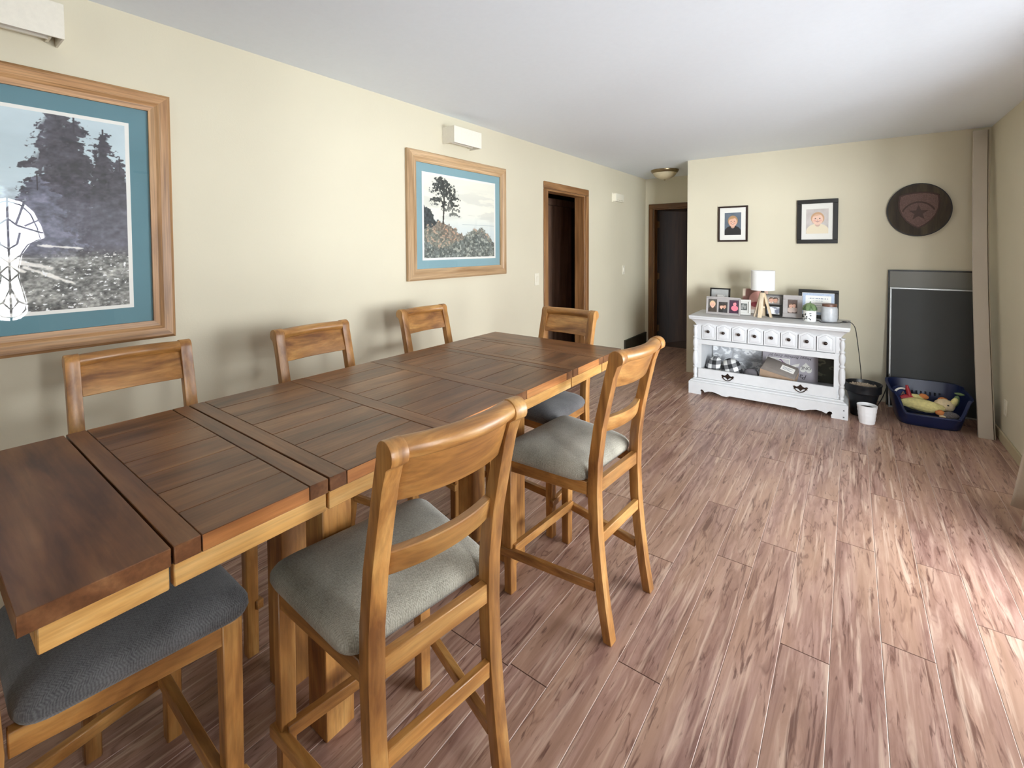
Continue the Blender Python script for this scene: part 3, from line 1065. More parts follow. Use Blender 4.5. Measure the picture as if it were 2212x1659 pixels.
def paint_small(nx, ny, w, h):
    X, Z = np.meshgrid(np.linspace(0, 1, nx), np.linspace(0, 1, ny))
    img = np.zeros((ny, nx, 3)) + np.array((238, 236, 222.0))
    img = over(img, (1 - sstep(0.30, 0.62, Z)) * 0.7, (206, 218, 222))
    cl = sstep(0.52, 0.62, vnoise(X * 3, Z * 14, 3, 5)) * sstep(0.40, 0.55, Z) * (1 - sstep(0.75, 0.95, Z)) * 0.5
    img = over(img, cl, (206, 206, 198))
    img = over(img, (np.abs(Z - 0.425) < 0.004) * (X > 0.5) * 0.4, (150, 164, 168))

    def bush(f, seed, col, amp=0.35, speck=None):
        nonlocal img
        n = vnoise(X * 22, Z * 19, seed, 6, 2.1, 0.62)
        mk = sstep(0.0, 0.012, f + 0.16 * (n - 0.5) - Z)
        t = vnoise(X * 55, Z * 48, seed + 4, 4)
        c = np.array(col, float)[None, None] * (1 - amp + 2 * amp * t)[..., None]
        img = img * (1 - mk[..., None]) + c * mk[..., None]
        if speck:
            s = sstep(0.6, 0.68, vnoise(X * 44, Z * 40, seed + 8, 3)) * mk
            img = over(img, s * 0.8, speck)
    bush(0.66 - 1.25 * X, 4, (66, 72, 74), 0.5)
    bush(0.46 - 0.55 * np.abs(X - 0.22), 6, (132, 124, 112), 0.4, (216, 170, 142))
    bush(0.28 + 0.10 * np.sin(X * 9 + 1.2), 7, (120, 122, 112), 0.4, (208, 176, 152))
    bush(0.34 - 0.9 * np.abs(X - 0.80) + 0.02 * np.sin(X * 40), 8, (104, 108, 106), 0.5, (196, 168, 150))
    bush(0.22 - 0.10 * np.sin(X * 7), 9, (104, 110, 106), 0.55, (188, 190, 178))
    # lone pine
    tx = 0.245
    tr = (np.abs(X - tx + 0.01 * np.sin(Z * 6)) < 0.009) & (Z > 0.42) & (Z < 0.95)
    img[tr] = (62, 58, 54)
    fine = vnoise(X * 60, Z * 52, 70, 4)
    tone = vnoise(X * 70, Z * 60, 77, 3)
    for (cx, cz, rx, rz, sd) in ((0.21, 0.955, 0.09, 0.035, 1), (0.25, 0.91, 0.13, 0.05, 2), (0.22, 0.86, 0.12, 0.05, 3), (0.33, 0.84, 0.10, 0.04, 8), (0.29, 0.79, 0.13, 0.05, 4), (0.37, 0.76, 0.09, 0.04, 9), (0.16, 0.72, 0.08, 0.03, 5), (0.33, 0.69, 0.12, 0.04, 10), (0.14, 0.66, 0.05, 0.02, 11), (0.34, 0.62, 0.10, 0.03, 6), (0.38, 0.55, 0.07, 0.022, 7)):
        d = ((X - cx) / rx) ** 2 + ((Z - cz + 0.25 * np.abs(X - cx)) / rz) ** 2
        mk = sstep(1.05, 0.92, d * 0.35 + 1.75 * (1 - fine) - 0.22)
        mk = mk * (d < 1.9)
        c = np.array((64, 68, 66), float)[None, None] * (0.5 + 1.0 * tone)[..., None]
        k = (mk * (0.97 if sd not in (6, 7, 11) else 0.7))[..., None]
        img = img * (1 - k) + c * k
    # ragged dark border of the print
    e = np.minimum(np.minimum(X, 1 - X), np.minimum(Z, 1 - Z))
    return img


M_teal = plain('teal_mat_board', lin(100, 138, 148), 0.8, noise=0.04, nscale=6)
M_teal2 = plain('light_teal_mat_board', lin(134, 168, 176), 0.8, noise=0.03, nscale=6)
M_pico = {a: wood('oak_frame_' + a, lin(146, 104, 64), lin(184, 138, 92), lin(208, 166, 120), a, 1.2, 0.4, 0.4, 16) for a in 'XYZ'}
M_picl = {a: wood('pale_oak_frame_' + a, lin(176, 136, 94), lin(206, 170, 128), lin(224, 192, 154), a, 1.2, 0.45, 0.35, 16) for a in 'XYZ'}
bw, bh = 1.37 - 2 * 0.157, 1.055 - 2 * 0.157
picture('landscape_picture', 'large oak-framed picture of dark fir trees with teal mat, nearest the camera', -0.62, 0.752, 1.067, 2.122, 0.078, 0.065, 0.014, paint_big(560, 400, bw, bh), M_pico, M_teal)
picture('landscape_picture', 'smaller oak-framed picture of a lone pine above bushes, light teal mat', 2.092, 3.195, 1.225, 2.133, 0.080, 0.060, 0.016, paint_small(260, 240, 0.8, 0.6), M_picl, M_teal2)


# wall sconces: open-bottomed box shades with a tube inside
def sconce(label, y0, y1, z0, z1):
    root = thing('wall_sconce', label, 'wall light', (XL, (y0 + y1) / 2, z0), 0, 'box sconces above the pictures')
    w, h, d, t = y1 - y0, z1 - z0, 0.12, 0.007
    M = plain('linen_shade', lin(238, 232, 218), 0.8, noise=0.03, nscale=60, bump=0.2, bscale=300)
    MB().box(d - t, -w / 2, 0, d, w / 2, h).box(0, -w / 2, 0, d - t, -w / 2 + t, h).box(0, w / 2 - t, 0, d - t, w / 2, h).box(0, -w / 2 + t, h - t, d - t, w / 2 - t, h).build('shade', M, root, bevel=0.001)
    MB().box(0, -w / 2 + 0.03, 0.02, 0.012, w / 2 - 0.03, h - 0.02).build('back_plate', M_plast, root)
    MB().tube([(0.055, -w / 2 + 0.035, 0.022), (0.055, w / 2 - 0.035, 0.022)], 0.016, 12).build('tube_lamp', plain('frosted_tube', lin(245, 242, 232), 0.3, noise=0.01), root)
    for s in (-1, 1):
        MB().box(0.012, s * (w / 2 - 0.032) - 0.004, 0.008, 0.075, s * (w / 2 - 0.032) + 0.004, 0.05).build('lamp_holder', M_plast, root)


sconce('cream box wall light above the large picture, at the upper left corner', 0.035, 0.405, 2.222, 2.348)
sconce('cream box wall light above the smaller lone pine picture', 2.45, 2.755, 2.220, 2.340)


def switch(label, y, z0, z1, w=0.075):
    root = thing('light_switch', label, 'light switch', (XL, y, z0))
    h = z1 - z0
    MB().box(0, -w / 2, 0, 0.006, w / 2, h).build('cover_plate', M_plast, root, bevel=0.002)
    MB().hexa([(0.006, -0.016, h * 0.25), (0.006, 0.016, h * 0.25), (0.006, 0.016, h * 0.75), (0.006, -0.016, h * 0.75)],
              [(0.009, -0.015, h * 0.26), (0.009, 0.015, h * 0.26), (0.013, 0.015, h * 0.74), (0.013, -0.015, h * 0.74)]).build('rocker', M_plast, root)


switch('white light switch left of the oak doorway, beside its casing', 3.703, 1.088, 1.205)
switch('white light switch on the passage wall beyond the oak doorway', 5.795, 1.09, 1.21)
ch = thing('door_chime', 'cream door chime box high on the wall beyond the oak doorway', 'door chime', (XL, 5.56, 2.03))
MB().box(0, -0.125, 0, 0.055, 0.125, 0.10).build('cover', M_plast, ch, bevel=0.006, seg=2)
MB().box(0, -0.135, -0.008, 0.008, 0.135, 0.108).build('base_plate', M_plast, ch, bevel=0.002)
for i in range(4):
    MB().box(0.055, -0.09 + i * 0.05, 0.012, 0.0565, -0.062 + i * 0.05, 0.02).build('grille_slot', plain('shadow_slot', lin(190, 182, 160), 0.6, noise=0.02), ch)

# flush ceiling light in the passage
lt = thing('ceiling_light', 'flush dome ceiling light with bronze rim in the passage', 'ceiling light', (-1.96, 5.95, H))
M_bronze = plain('brushed_bronze', lin(140, 122, 92), 0.28, metal=0.85, noise=0.06)
MB().lathe([(0.145, 0.0), (0.172, -0.002), (0.172, -0.012), (0.160, -0.034), (0.148, -0.040), (0.145, -0.034)], seg=40).build('rim', M_bronze, lt, angle=50)
MB().lathe([(0.146, -0.036), (0.140, -0.055), (0.118, -0.082), (0.082, -0.104), (0.040, -0.117), (0.010, -0.121)], seg=36).build('glass_dome', plain('alabaster_glass', lin(206, 192, 160), 0.35, noise=0.12, nscale=14), lt, angle=70)
MB().lathe([(0.009, -0.119), (0.011, -0.125), (0.006, -0.134), (0.001, -0.137)], seg=12).build('finial', M_bronze, lt, angle=60)


# ------------------------------------------------------------------ things hung on the back wall
def paint_portrait(nx, ny, bg, skin, hair, shirt, seed=0, hx=0.5, hz=0.62, hr=0.20, zoom=1.0, bald=False):
    X, Z = np.meshgrid(np.linspace(0, 1, nx), np.linspace(0, 1, ny))
    asp = ny / nx
    img = np.zeros((ny, nx, 3)) + np.array(bg, float)
    img += ((vnoise(X * 4, Z * 4, seed + 1, 3) - 0.5) * 30)[..., None]
    x, z = (X - hx), (Z - hz) * asp
    sh = sstep(1.05, 0.95, (x / (hr * 1.9)) ** 2 + ((z + hr * 2.5) / (hr * 1.55)) ** 2)
    img = over(img, sh, shirt)
    img = over(img, sstep(1.1, 0.9, (x / (hr * 0.45)) ** 2 + ((z + hr * 1.05) / (hr * 0.5)) ** 2), np.array(skin) * 0.88)
    hn = 0.10 * (vnoise(X * 12, Z * 12, seed + 5, 3) - 0.5)
    img = over(img, sstep(1.08, 0.94, (x / (hr * 1.10)) ** 2 + ((z - hr * (0.10 if bald else 0.16)) / (hr * (1.2 if bald else 1.22))) ** 2 + hn), hair)
    img = over(img, sstep(1.08, 0.92, (x / (hr * 0.90)) ** 2 + ((z + hr * 0.12) / (hr * 1.08)) ** 2), skin)
    img = over(img, sstep(0.0, 0.25, z / hr - 0.52 - 0.25 * x / hr + hn * 2) * sstep(1.08, 0.94, (x / (hr * 0.98)) ** 2 + ((z - hr * 0.16) / (hr * 1.1)) ** 2) * (0.55 if bald else 0.95), hair)
    for s in (-1, 1):
        img = over(img, sstep(1.2, 0.7, ((x - s * hr * 0.36) / (hr * 0.13)) ** 2 + ((z - hr * 0.05) / (hr * 0.09)) ** 2) * 0.85, (52, 38, 34))
        img = over(img, sstep(1.3, 0.4, ((x - s * hr * 0.5) / (hr * 0.25)) ** 2 + ((z + hr * 0.35) / (hr * 0.2)) ** 2) * 0.3, (226, 130, 112))
    img = over(img, sstep(1.2, 0.6, (x / (hr * 0.12)) ** 2 + ((z + hr * 0.25) / (hr * 0.1)) ** 2) * 0.35, (150, 90, 74))
    img = over(img, sstep(1.2, 0.7, (x / (hr * 0.36)) ** 2 + ((z + hr * 0.55 - 0.12 * hr * (x / (hr * 0.36)) ** 2) / (hr * 0.11)) ** 2) * 0.8, (150, 60, 58))
    img = over(img, sstep(1.2, 0.7, (x / (hr * 0.26)) ** 2 + ((z + hr * 0.52 - 0.12 * hr * (x / (hr * 0.36)) ** 2) / (hr * 0.05)) ** 2) * 0.9, (250, 244, 236))
    return img


def frame_thing(name, label, cat, w, h, bw, d, fmat, loc, rz=0.0, lean=0.0, mat_in=None, photos=(), glass=True, group=None, back=None):
    """upright picture frame standing on its lower edge, facing local -Y. photos: (x, z, w, h, img)"""
    root = thing(name, label, cat, loc, rz, group)
    root.rotation_euler = (lean, 0, rz)
    a = w / 2
    for (x0, z0, x1, z1) in ((-a, h - bw, a, h), (-a, 0, a, bw), (-a, bw, -a + bw, h - bw), (a - bw, bw, a, h - bw)):
        MB().box(x0, -d, z0, x1, 0, z1).build('frame_rail', fmat, root, bevel=min(0.002, bw * 0.3))
    MB().box(-a + bw * 0.6, -d * 0.45, bw * 0.6, a - bw * 0.6, -d * 0.15, h - bw * 0.6).build('mat_board', mat_in or M_matw, root, smooth=False)
    for (px, pz, pw, ph, img) in photos:
        print_grid('photo', img, pw, ph, M_print, root, (px, -d * 0.45 - 0.0008, pz))
    if glass:
        MB().add([(-a + bw * 0.8, -d * 0.7, bw * 0.8), (a - bw * 0.8, -d * 0.7, bw * 0.8), (a - bw * 0.8, -d * 0.7, h - bw * 0.8), (-a + bw * 0.8, -d * 0.7, h - bw * 0.8)], [(0, 1, 2, 3)]).build('glass_pane', M_glass, root, smooth=False)
    return root


M_fdark = plain('dark_brown_frame', lin(46, 30, 24), 0.35, noise=0.15, nscale=30)
M_fblk = plain('black_frame', lin(28, 25, 22), 0.35, noise=0.1, nscale=30)
frame_thing('portrait_picture', 'small dark-framed portrait of a child in a black top, left on the far wall', 'picture', 0.297, 0.386, 0.018, 0.02, M_fdark, (-1.052, YB - 0.002, 1.506),
            photos=((0, 0.072, 0.165, 0.243, paint_portrait(60, 84, (104, 116, 130), (236, 190, 166), (186, 146, 104), (38, 36, 40), 3, 0.5, 0.6, 0.27)),))
frame_thing('portrait_picture', 'black-framed portrait of a smiling baby in a pale top on the far wall', 'picture', 0.340, 0.435, 0.040, 0.022, M_fblk, (-0.285, YB - 0.002, 1.480),
            photos=((0, 0.098, 0.185, 0.243, paint_portrait(64, 84, (206, 198, 194), (244, 208, 188), (206, 162, 124), (238, 226, 200), 5, 0.52, 0.6, 0.27, bald=True)),))


def badge_disc():
    root = thing('wall_plaque', 'round dark plaque with a shield and star badge on the far wall', 'wall plaque', (0.469, YB, 1.773))
    M_disc = wood('dark_plaque_wood', lin(46, 38, 30), lin(62, 52, 41), lin(80, 70, 54), 'Z', 2.0, 0.75, 0.2, 5)
    M_rim = plain('plaque_rim', lin(24, 20, 18), 0.5, noise=0.1)
    M_sp = plain('speckled_mauve', lin(112, 88, 82), 0.8, noise=0.55, nscale=260, bump=0.3, bscale=400)
    M_br = plain('plaque_brown', lin(66, 42, 34), 0.6, noise=0.15, nscale=60)
    rx, rz = 0.222, 0.236
    el = lambda k, n=64: [(rx * k * math.cos(2 * PI * i / n), rz * k * math.sin(2 * PI * i / n)) for i in range(n)]
    MB().prism(el(0.985), -0.022, -0.001, 'y').build('disc', M_disc, root, bevel=0.003)
    n = 64
    o, i_ = el(1.0), el(0.965)
    fs, vs = [], []
    for y in (-0.025, -0.001):
        vs += [(a, y, b) for a, b in o] + [(a, y, b) for a, b in i_]
    for k in range(n):
        j = (k + 1) % n
        fs += [(k, j, n + j, n + k), (2 * n + k, 3 * n + k, 3 * n + j, 2 * n + j), (k, 2 * n + k, 2 * n + j, j), (n + k, n + j, 3 * n + j, 3 * n + k)]
    MB().add(vs, fs).build('rim', M_rim, root)

    def shield(k):
        hp = [(0.0, 0.148), (0.05, 0.146), (0.10, 0.136), (0.135, 0.120), (0.142, 0.06), (0.138, 0.0), (0.118, -0.06), (0.085, -0.11), (0.045, -0.15), (0.0, -0.178)]
        q = [(a * k, (b + 0.01) * k) for a, b in hp]
        return q + [(-a, b) for a, b in reversed(q[1:-1])]
    MB().prism(shield(1.0), -0.026, -0.020, 'y').build('shield_border', M_br, root, bevel=0.001)
    MB().prism(shield(0.92), -0.029, -0.024, 'y').build('shield', M_sp, root, bevel=0.001)
    # arched band and star raised on the shield
    band_o = [(0.128 * math.sin(t), -0.075 + 0.15 * math.cos(t)) for t in [math.radians(a) for a in range(-62, 63, 8)]]
    band = band_o + [(x * 0.94, z - 0.014) for x, z in reversed(band_o)]
    MB().prism(band, -0.033, -0.028, 'y').build('arched_band', M_br, root)
    star = []
    for k in range(10):
        r = 0.070 if k % 2 == 0 else 0.028
        t = PI / 2 + k * PI / 5
        star.append((r * math.cos(t), -0.028 + r * math.sin(t)))
    MB().prism(star, -0.033, -0.028, 'y').build('star', M_br, root)


badge_disc()


# ------------------------------------------------------------------ sideboard
SX0, SX1, SY0, SY1, SZ = -1.300, -0.002, 4.690, 5.210, 0.775


def sideboard():
    cx = (SX0 + SX1) / 2
    root = thing('sideboard', 'white painted sideboard with eight small drawer fronts against the far wall', 'sideboard', (cx, SY1, 0))
    X = lambda x: x - cx
    Yl = lambda y: y - SY1
    hw = (SX1 - SX0) / 2
    bf, bx = 4.752, hw - 0.062   # body front plane and half width
    Mw = M_white
    # top slab and flared cornice under it
    MB().box(-hw, Yl(SY0), SZ - 0.022, hw, 0, SZ).build('top', Mw, root, bevel=0.006, seg=2)
    rings = []
    for k, (off, z) in enumerate(((0.058, SZ - 0.022), (0.056, SZ - 0.034), (0.044, SZ - 0.040), (0.030, SZ - 0.052), (0.012, SZ - 0.074), (0.003, SZ - 0.090), (0.0, SZ - 0.104))):
        rings.append([(-bx - off, Yl(bf) - off, z), (bx + off, Yl(bf) - off, z), (bx + off, 0, z), (-bx - off, 0, z)])
    MB().loft(rings).build('cornice', Mw, root, angle=30)
    # carcass: sides, back, shelf, dividers
    MB().box(-bx, Yl(bf), 0.13, -bx + 0.045, 0, SZ - 0.10).build('side_panel', Mw, root, bevel=0.002)
    MB().box(bx - 0.045, Yl(bf), 0.13, bx, 0, SZ - 0.10).build('side_panel', Mw, root, bevel=0.002)
    MB().box(-bx + 0.045, -0.012, 0.13, bx - 0.045, 0, SZ - 0.10).build('back_panel', Mw, root)
    MB().box(-bx + 0.045, Yl(bf) + 0.01, 0.150, bx - 0.045, -0.012, 0.166).build('shelf', Mw, root)
    MB().box(-bx + 0.045, Yl(bf) + 0.02, 0.530, bx - 0.045, -0.012, 0.545).build('drawer_floor', Mw, root)
    MB().box(-bx + 0.045, Yl(bf) + 0.016, 0.545, bx - 0.045, Yl(bf) + 0.03, SZ - 0.08).build('drawer_back_board', plain('gap_dark', lin(60, 58, 56), 0.8, noise=0.05), root)
    MB().box(-bx, Yl(bf) - 0.006, 0.488, bx, Yl(bf) + 0.02, 0.538).build('mid_rail', Mw, root, bevel=0.003)
    # scalloped frieze above the drawers
    L0, L1, n = X(-1.188), X(-0.104), 8
    pw = (L1 - L0) / n
    arch = []
    for i in range(n):
        a = L0 + i * pw
        arch += [(a, 0.682), (a + pw * 0.10, 0.686), (a + pw * 0.40, 0.706), (a + pw * 0.5, 0.711), (a + pw * 0.60, 0.706), (a + pw * 0.90, 0.686)]
    arch += [(L1, 0.684)]
    MB().prism([(-bx, SZ - 0.10), (-bx, 0.684)] + arch + [(bx, 0.684), (bx, SZ - 0.10)], Yl(bf) - 0.002, Yl(bf) + 0.012, 'y').build('frieze', Mw, root, smooth=False)
    # eight arched drawer fronts with raised panels and knobs
    for i in range(n):
        a, b = L0 + i * pw + 0.003, L0 + (i + 1) * pw - 0.003
        m = (a + b) / 2

        def shape(k):
            w = (b - a) / 2 - k
            return [(m - w, 0.546 + k), (m + w, 0.546 + k), (m + w, 0.677 - k), (m + w * 0.80, 0.682 - k), (m + w * 0.20, 0.701 - k), (m, 0.706 - k), (m - w * 0.20, 0.701 - k), (m - w * 0.80, 0.682 - k), (m - w, 0.677 - k)]
        y = Yl(bf)
        dr = MB().prism(shape(0), y - 0.012, y + 0.012, 'y').build('drawer', Mw, root, bevel=0.002, angle=30)
        s1, s2, s3 = shape(0.016), shape(0.022), shape(0.032)
        s0 = shape(0.0145)
        MB().loft([[(p, y - 0.0124, q) for p, q in s0], [(p, y - 0.0128, q) for p, q in s1]], cap=False).build('panel_groove', plain('glazed_groove', lin(128, 130, 136), 0.6, noise=0.1, nscale=30), dr, angle=20)
        MB().loft([[(p, y - 0.0122, q) for p, q in s1], [(p, y - 0.0135, q) for p, q in s2], [(p, y - 0.0175, q) for p, q in s3]]).build('raised_panel', plain('white_panel_paint', lin(212, 213, 216), 0.5, noise=0.03, nscale=18), dr, angle=20)
        kn = MB()
        rings = []
        for r, yy in ((0.006, 0.0), (0.0055, -0.010), (0.011, -0.014), (0.0150, -0.021), (0.0140, -0.028), (0.008, -0.033), (0.001, -0.034)):
            rings.append([(m + r * math.cos(2 * PI * t / 14), y - 0.016 + yy, 0.624 + r * math.sin(2 * PI * t / 14)) for t in range(14)])
        kn.loft(rings).build('knob', M_knob, dr, angle=60)
    # end stiles
    MB().box(-bx, Yl(bf) - 0.004, 0.545, L0 - 0.002, Yl(bf) + 0.014, 0.684).build('stile', Mw, root, bevel=0.002)
    MB().box(L1 + 0.002, Yl(bf) - 0.004, 0.545, bx, Yl(bf) + 0.014, 0.684).build('stile', Mw, root, bevel=0.002)
    MB().box(-bx, Yl(bf) - 0.004, 0.25, -bx + 0.048, Yl(bf) + 0.014, 0.49).build('stile', Mw, root, bevel=0.002)
    MB().box(bx - 0.048, Yl(bf) - 0.004, 0.25, bx, Yl(bf) + 0.014, 0.49).build('stile', Mw, root, bevel=0.002)
    # lower drawer front and its two bail pulls
    ld = MB().box(-bx + 0.02, Yl(bf) - 0.016, 0.152, bx - 0.02, Yl(bf) + 0.006, 0.252).build('lower_drawer', Mw, root, bevel=0.004)
    for hx_ in (X(-0.944), X(-0.350)):
        y = Yl(bf) - 0.017
        pl = [(-0.050, 0.006), (-0.058, 0.018), (-0.046, 0.022), (-0.030, 0.016), (-0.016, 0.022), (-0.008, 0.032), (0.0, 0.040), (0.008, 0.032), (0.016, 0.022), (0.030, 0.016), (0.046, 0.022), (0.058, 0.018),
              (0.050, 0.006), (0.052, -0.006), (0.040, -0.002), (0.028, 0.002), (0.014, -0.004), (0.0, -0.020), (-0.014, -0.004), (-0.028, 0.002), (-0.040, -0.002), (-0.052, -0.006)]
        pu = MB().prism([(hx_ + a, 0.196 + b) for a, b in pl], y - 0.003, y, 'y').build('pull', M_knob, ld)
        bail = [(hx_ - 0.046 + 0.092 * t, y - 0.008 - 0.010 * math.sin(PI * t), 0.200 - 0.030 * math.sin(PI * t) ** 0.8) for t in [k / 12 for k in range(13)]]
        MB().tube(bail, 0.0035, 8).build('pull_bail', M_knob, ld)
    # turned half columns at the corners
    pr = [(0.012, 0.150), (0.017, 0.158), (0.017, 0.170), (0.012, 0.178), (0.019, 0.200), (0.021, 0.230), (0.014, 0.252), (0.020, 0.258), (0.020, 0.268), (0.013, 0.274), (0.022, 0.300), (0.024, 0.345), (0.022, 0.395),
          (0.014, 0.420), (0.021, 0.428), (0.021, 0.440), (0.014, 0.448), (0.022, 0.480), (0.023, 0.520), (0.014, 0.545), (0.020, 0.552), (0.020, 0.562), (0.012, 0.572), (0.018, 0.600), (0.019, 0.630), (0.012, 0.655), (0.020, 0.664), (0.020, 0.676)]
    for s in (-1, 1):
        MB().lathe(pr, s * (bx + 0.010), Yl(bf) - 0.004, 18).build('turned_column', Mw, root, angle=45)
    # base: stepped moulding and scalloped apron
    MB().loft([[(-bx - o, Yl(bf) - o, z), (bx + o, Yl(bf) - o, z), (bx + o, 0, z), (-bx - o, 0, z)] for o, z in ((0.057, 0.100), (0.057, 0.118), (0.046, 0.124), (0.044, 0.134), (0.024, 0.142), (0.020, 0.152))]).build('base_moulding', Mw, root, angle=25)
    hb = bx + 0.057
    half = [(hb, 0.10), (hb, 0.0), (hb - 0.115, 0.0), (hb - 0.118, 0.022), (hb - 0.108, 0.036), (hb - 0.114, 0.050), (hb - 0.130, 0.052), (hb - 0.142, 0.042), (hb - 0.150, 0.028), (hb - 0.185, 0.042), (hb - 0.225, 0.046), (hb - 0.270, 0.036), (hb - 0.310, 0.022), (hb - 0.350, 0.020), (hb - 0.375, 0.032)]
    poly = half + [(-a, z) for a, z in reversed(half)]
    y = Yl(bf) - 0.057
    MB().prism(poly, y, y + 0.022, 'y').build('base_apron', Mw, root, smooth=False)
    for s in (-1, 1):
        a0, a1 = sorted((s * hb, s * (hb - 0.022)))
        MB().prism([(y + 0.022, 0.10), (y + 0.022, 0.0), (y + 0.12, 0.0), (y + 0.14, 0.05), (-0.12, 0.05), (-0.10, 0.0), (0.0, 0.0), (0.0, 0.10)], a0, a1, 'x').build('base_side', Mw, root, smooth=False)
    # screw heads at the right foot
    for z in (0.022, 0.078):
        MB().lathe([(0.006, 0), (0.006, 0.003), (0.001, 0.004)], seg=10).build('screw_head', plain('grey_screw', lin(120, 120, 124), 0.5, metal=0.4, noise=0.05), root, loc=(hb - 0.03, y, z)).rotation_euler = (PI / 2, 0, 0)
    return root


sideboard()

# ------------------------------------------------------------------ things on the sideboard
M_greyf = plain('grey_washed_frame', lin(172, 166, 164), 0.6, noise=0.06, nscale=40)
M_whitef = plain('pale_grey_frame', lin(216, 214, 208), 0.5, noise=0.04)


def paint_two(nx, ny, bg, a, b, seed):
    im = paint_portrait(nx, ny, bg, a[0], a[1], a[2], seed, 0.32, 0.55, 0.20)
    im2 = paint_portrait(nx, ny, bg, b[0], b[1], b[2], seed + 3, 0.66, 0.58, 0.20)
    X = np.linspace(0, 1, nx)[None, :].repeat(ny, 0)
    k = sstep(0.46, 0.52, X)[..., None]
    return im * (1 - k) + im2 * k


def paint_abstract(nx, ny, cols, seed, sc=5):
    X, Z = np.meshgrid(np.linspace(0, 1, nx), np.linspace(0, ny / nx, ny))
    img = np.zeros((ny, nx, 3)) + np.array(cols[0], float)
    for i, c in enumerate(cols[1:]):
        img = over(img, sstep(0.5, 0.6, vnoise(X * sc, Z * sc, seed + i * 7, 4)), c)
    return img


skin, skin2 = (232, 186, 162), (214, 166, 142)
t_lean = math.radians(-8)
frame_thing('photo_frame', 'black photo frame with a grey picture at the left back of the sideboard', 'photo frame', 0.197, 0.245, 0.014, 0.018, M_fblk, (-1.108, 5.130, SZ), 0.0, t_lean,
            mat_in=plain('grey_mat', lin(176, 176, 174), 0.8, noise=0.08, nscale=30), photos=((0.0, 0.09, 0.085, 0.085, paint_abstract(40, 40, ((150, 146, 140), (70, 62, 54), (226, 224, 220)), 12, 2.2)),))
frame_thing('photo_frame', 'grey triple photo frame with three portraits at the left of the sideboard', 'photo frame', 0.316, 0.176, 0.014, 0.018, M_greyf, (-1.028, 4.905, SZ), 0.0, t_lean,
            mat_in=M_greyf, photos=((-0.098, 0.022, 0.082, 0.128, paint_portrait(44, 66, (86, 82, 78), skin, (222, 190, 150), (70, 60, 52), 21, 0.5, 0.6, 0.30)),
                                    (0.0, 0.022, 0.082, 0.105, paint_two(44, 56, (60, 56, 54), (skin, (60, 44, 36), (34, 32, 34)), (skin2, (70, 50, 40), (60, 60, 62)), 22)),
                                    (0.098, 0.022, 0.082, 0.128, paint_portrait(44, 66, (66, 40, 62), (240, 150, 160), (90, 50, 66), (240, 128, 146), 23, 0.6, 0.72, 0.2))))
frame_thing('photo_frame', 'small white square photo frame between triple frame and lamp', 'photo frame', 0.130, 0.150, 0.020, 0.025, M_whitef, (-0.862, 5.02, SZ), math.radians(8), t_lean,
            photos=((0.005, 0.045, 0.055, 0.068, paint_abstract(30, 36, ((96, 100, 96), (60, 64, 62), (150, 150, 146)), 31, 3)),), mat_in=M_whitef)
cv = thing('canvas_print', 'canvas photo print with pink tones leaning behind the lamp', 'canvas print', (-0.785, 5.175, SZ))
cv.rotation_euler = (t_lean, 0, 0)
MB().box(-0.115, -0.022, 0, 0.115, 0, 0.25).build('canvas_body', plain('canvas_edge', lin(206, 190, 172), 0.9, noise=0.05), cv, bevel=0.002)
Xc, Zc = np.meshgrid(np.linspace(0, 1, 60), np.linspace(0, 1.09, 64))
ci = np.zeros((64, 60, 3)) + np.array((196, 160, 146.0))
ci = over(ci, sstep(0.30, 0.16, np.abs(Xc - 0.18 - 0.35 * (Zc - 0.55))), (112, 72, 62))
ci = over(ci, sstep(1.1, 0.85, ((Xc - 0.6) / 0.34) ** 2 + ((Zc - 0.62) / 0.36) ** 2), (206, 150, 140))
ci = over(ci, sstep(1.1, 0.85, ((Xc - 0.55) / 0.22) ** 2 + ((Zc - 0.40) / 0.12) ** 2), (150, 58, 66))
ci = over(ci, sstep(0.22, 0.12, Zc), (214, 206, 196))
ci = over(ci, sstep(0.14, 0.08, Xc) * sstep(0.7, 0.8, Zc), (214, 200, 180))
print_grid('print', ci, 0.226, 0.246, M_print, cv, (0, -0.0228, 0.002))
frame_thing('photo_frame', 'dark grey landscape photo frame standing behind the smaller black frame', 'photo frame', 0.170, 0.205, 0.012, 0.016, plain('charcoal_frame', lin(96, 94, 94), 0.5, noise=0.05), (-0.618, 5.140, SZ), 0.0, t_lean,
            mat_in=plain('grey_mat2', lin(150, 148, 146), 0.7, noise=0.04), photos=((0.0, 0.118, 0.105, 0.058, paint_two(48, 28, (190, 176, 166), (skin, (100, 70, 54), (230, 226, 220)), (skin2, (66, 48, 40), (170, 150, 140)), 51)),))
frame_thing('photo_frame', 'small black landscape photo frame right of the lamp', 'photo frame', 0.150, 0.112, 0.020, 0.016, M_fblk, (-0.610, 5.085, SZ), 0.0, t_lean,
            photos=((0.0, 0.022, 0.106, 0.068, paint_abstract(44, 30, ((214, 214, 214), (250, 250, 250), (120, 124, 140)), 61, 2.4)),))
frame_thing('photo_frame', 'grey photo frame with a portrait of two people, right of centre on sideboard', 'photo frame', 0.158, 0.212, 0.040, 0.018, M_greyf, (-0.450, 5.075, SZ), 0.0, t_lean,
            mat_in=M_greyf, photos=((0.0, 0.043, 0.078, 0.126, paint_two(46, 72, (96, 78, 72), (skin, (120, 90, 70), (206, 186, 176)), (skin, (92, 62, 48), (200, 180, 172)), 71)),))
Xp, Zp = np.meshgrid(np.linspace(0, 1, 90), np.linspace(0, 0.74, 66))
ce = np.zeros((66, 90, 3)) + np.array((190, 204, 226.0))
ce = ce + ((vnoise(Xp * 40, Zp * 40, 5, 2) - 0.5) * 30)[..., None]
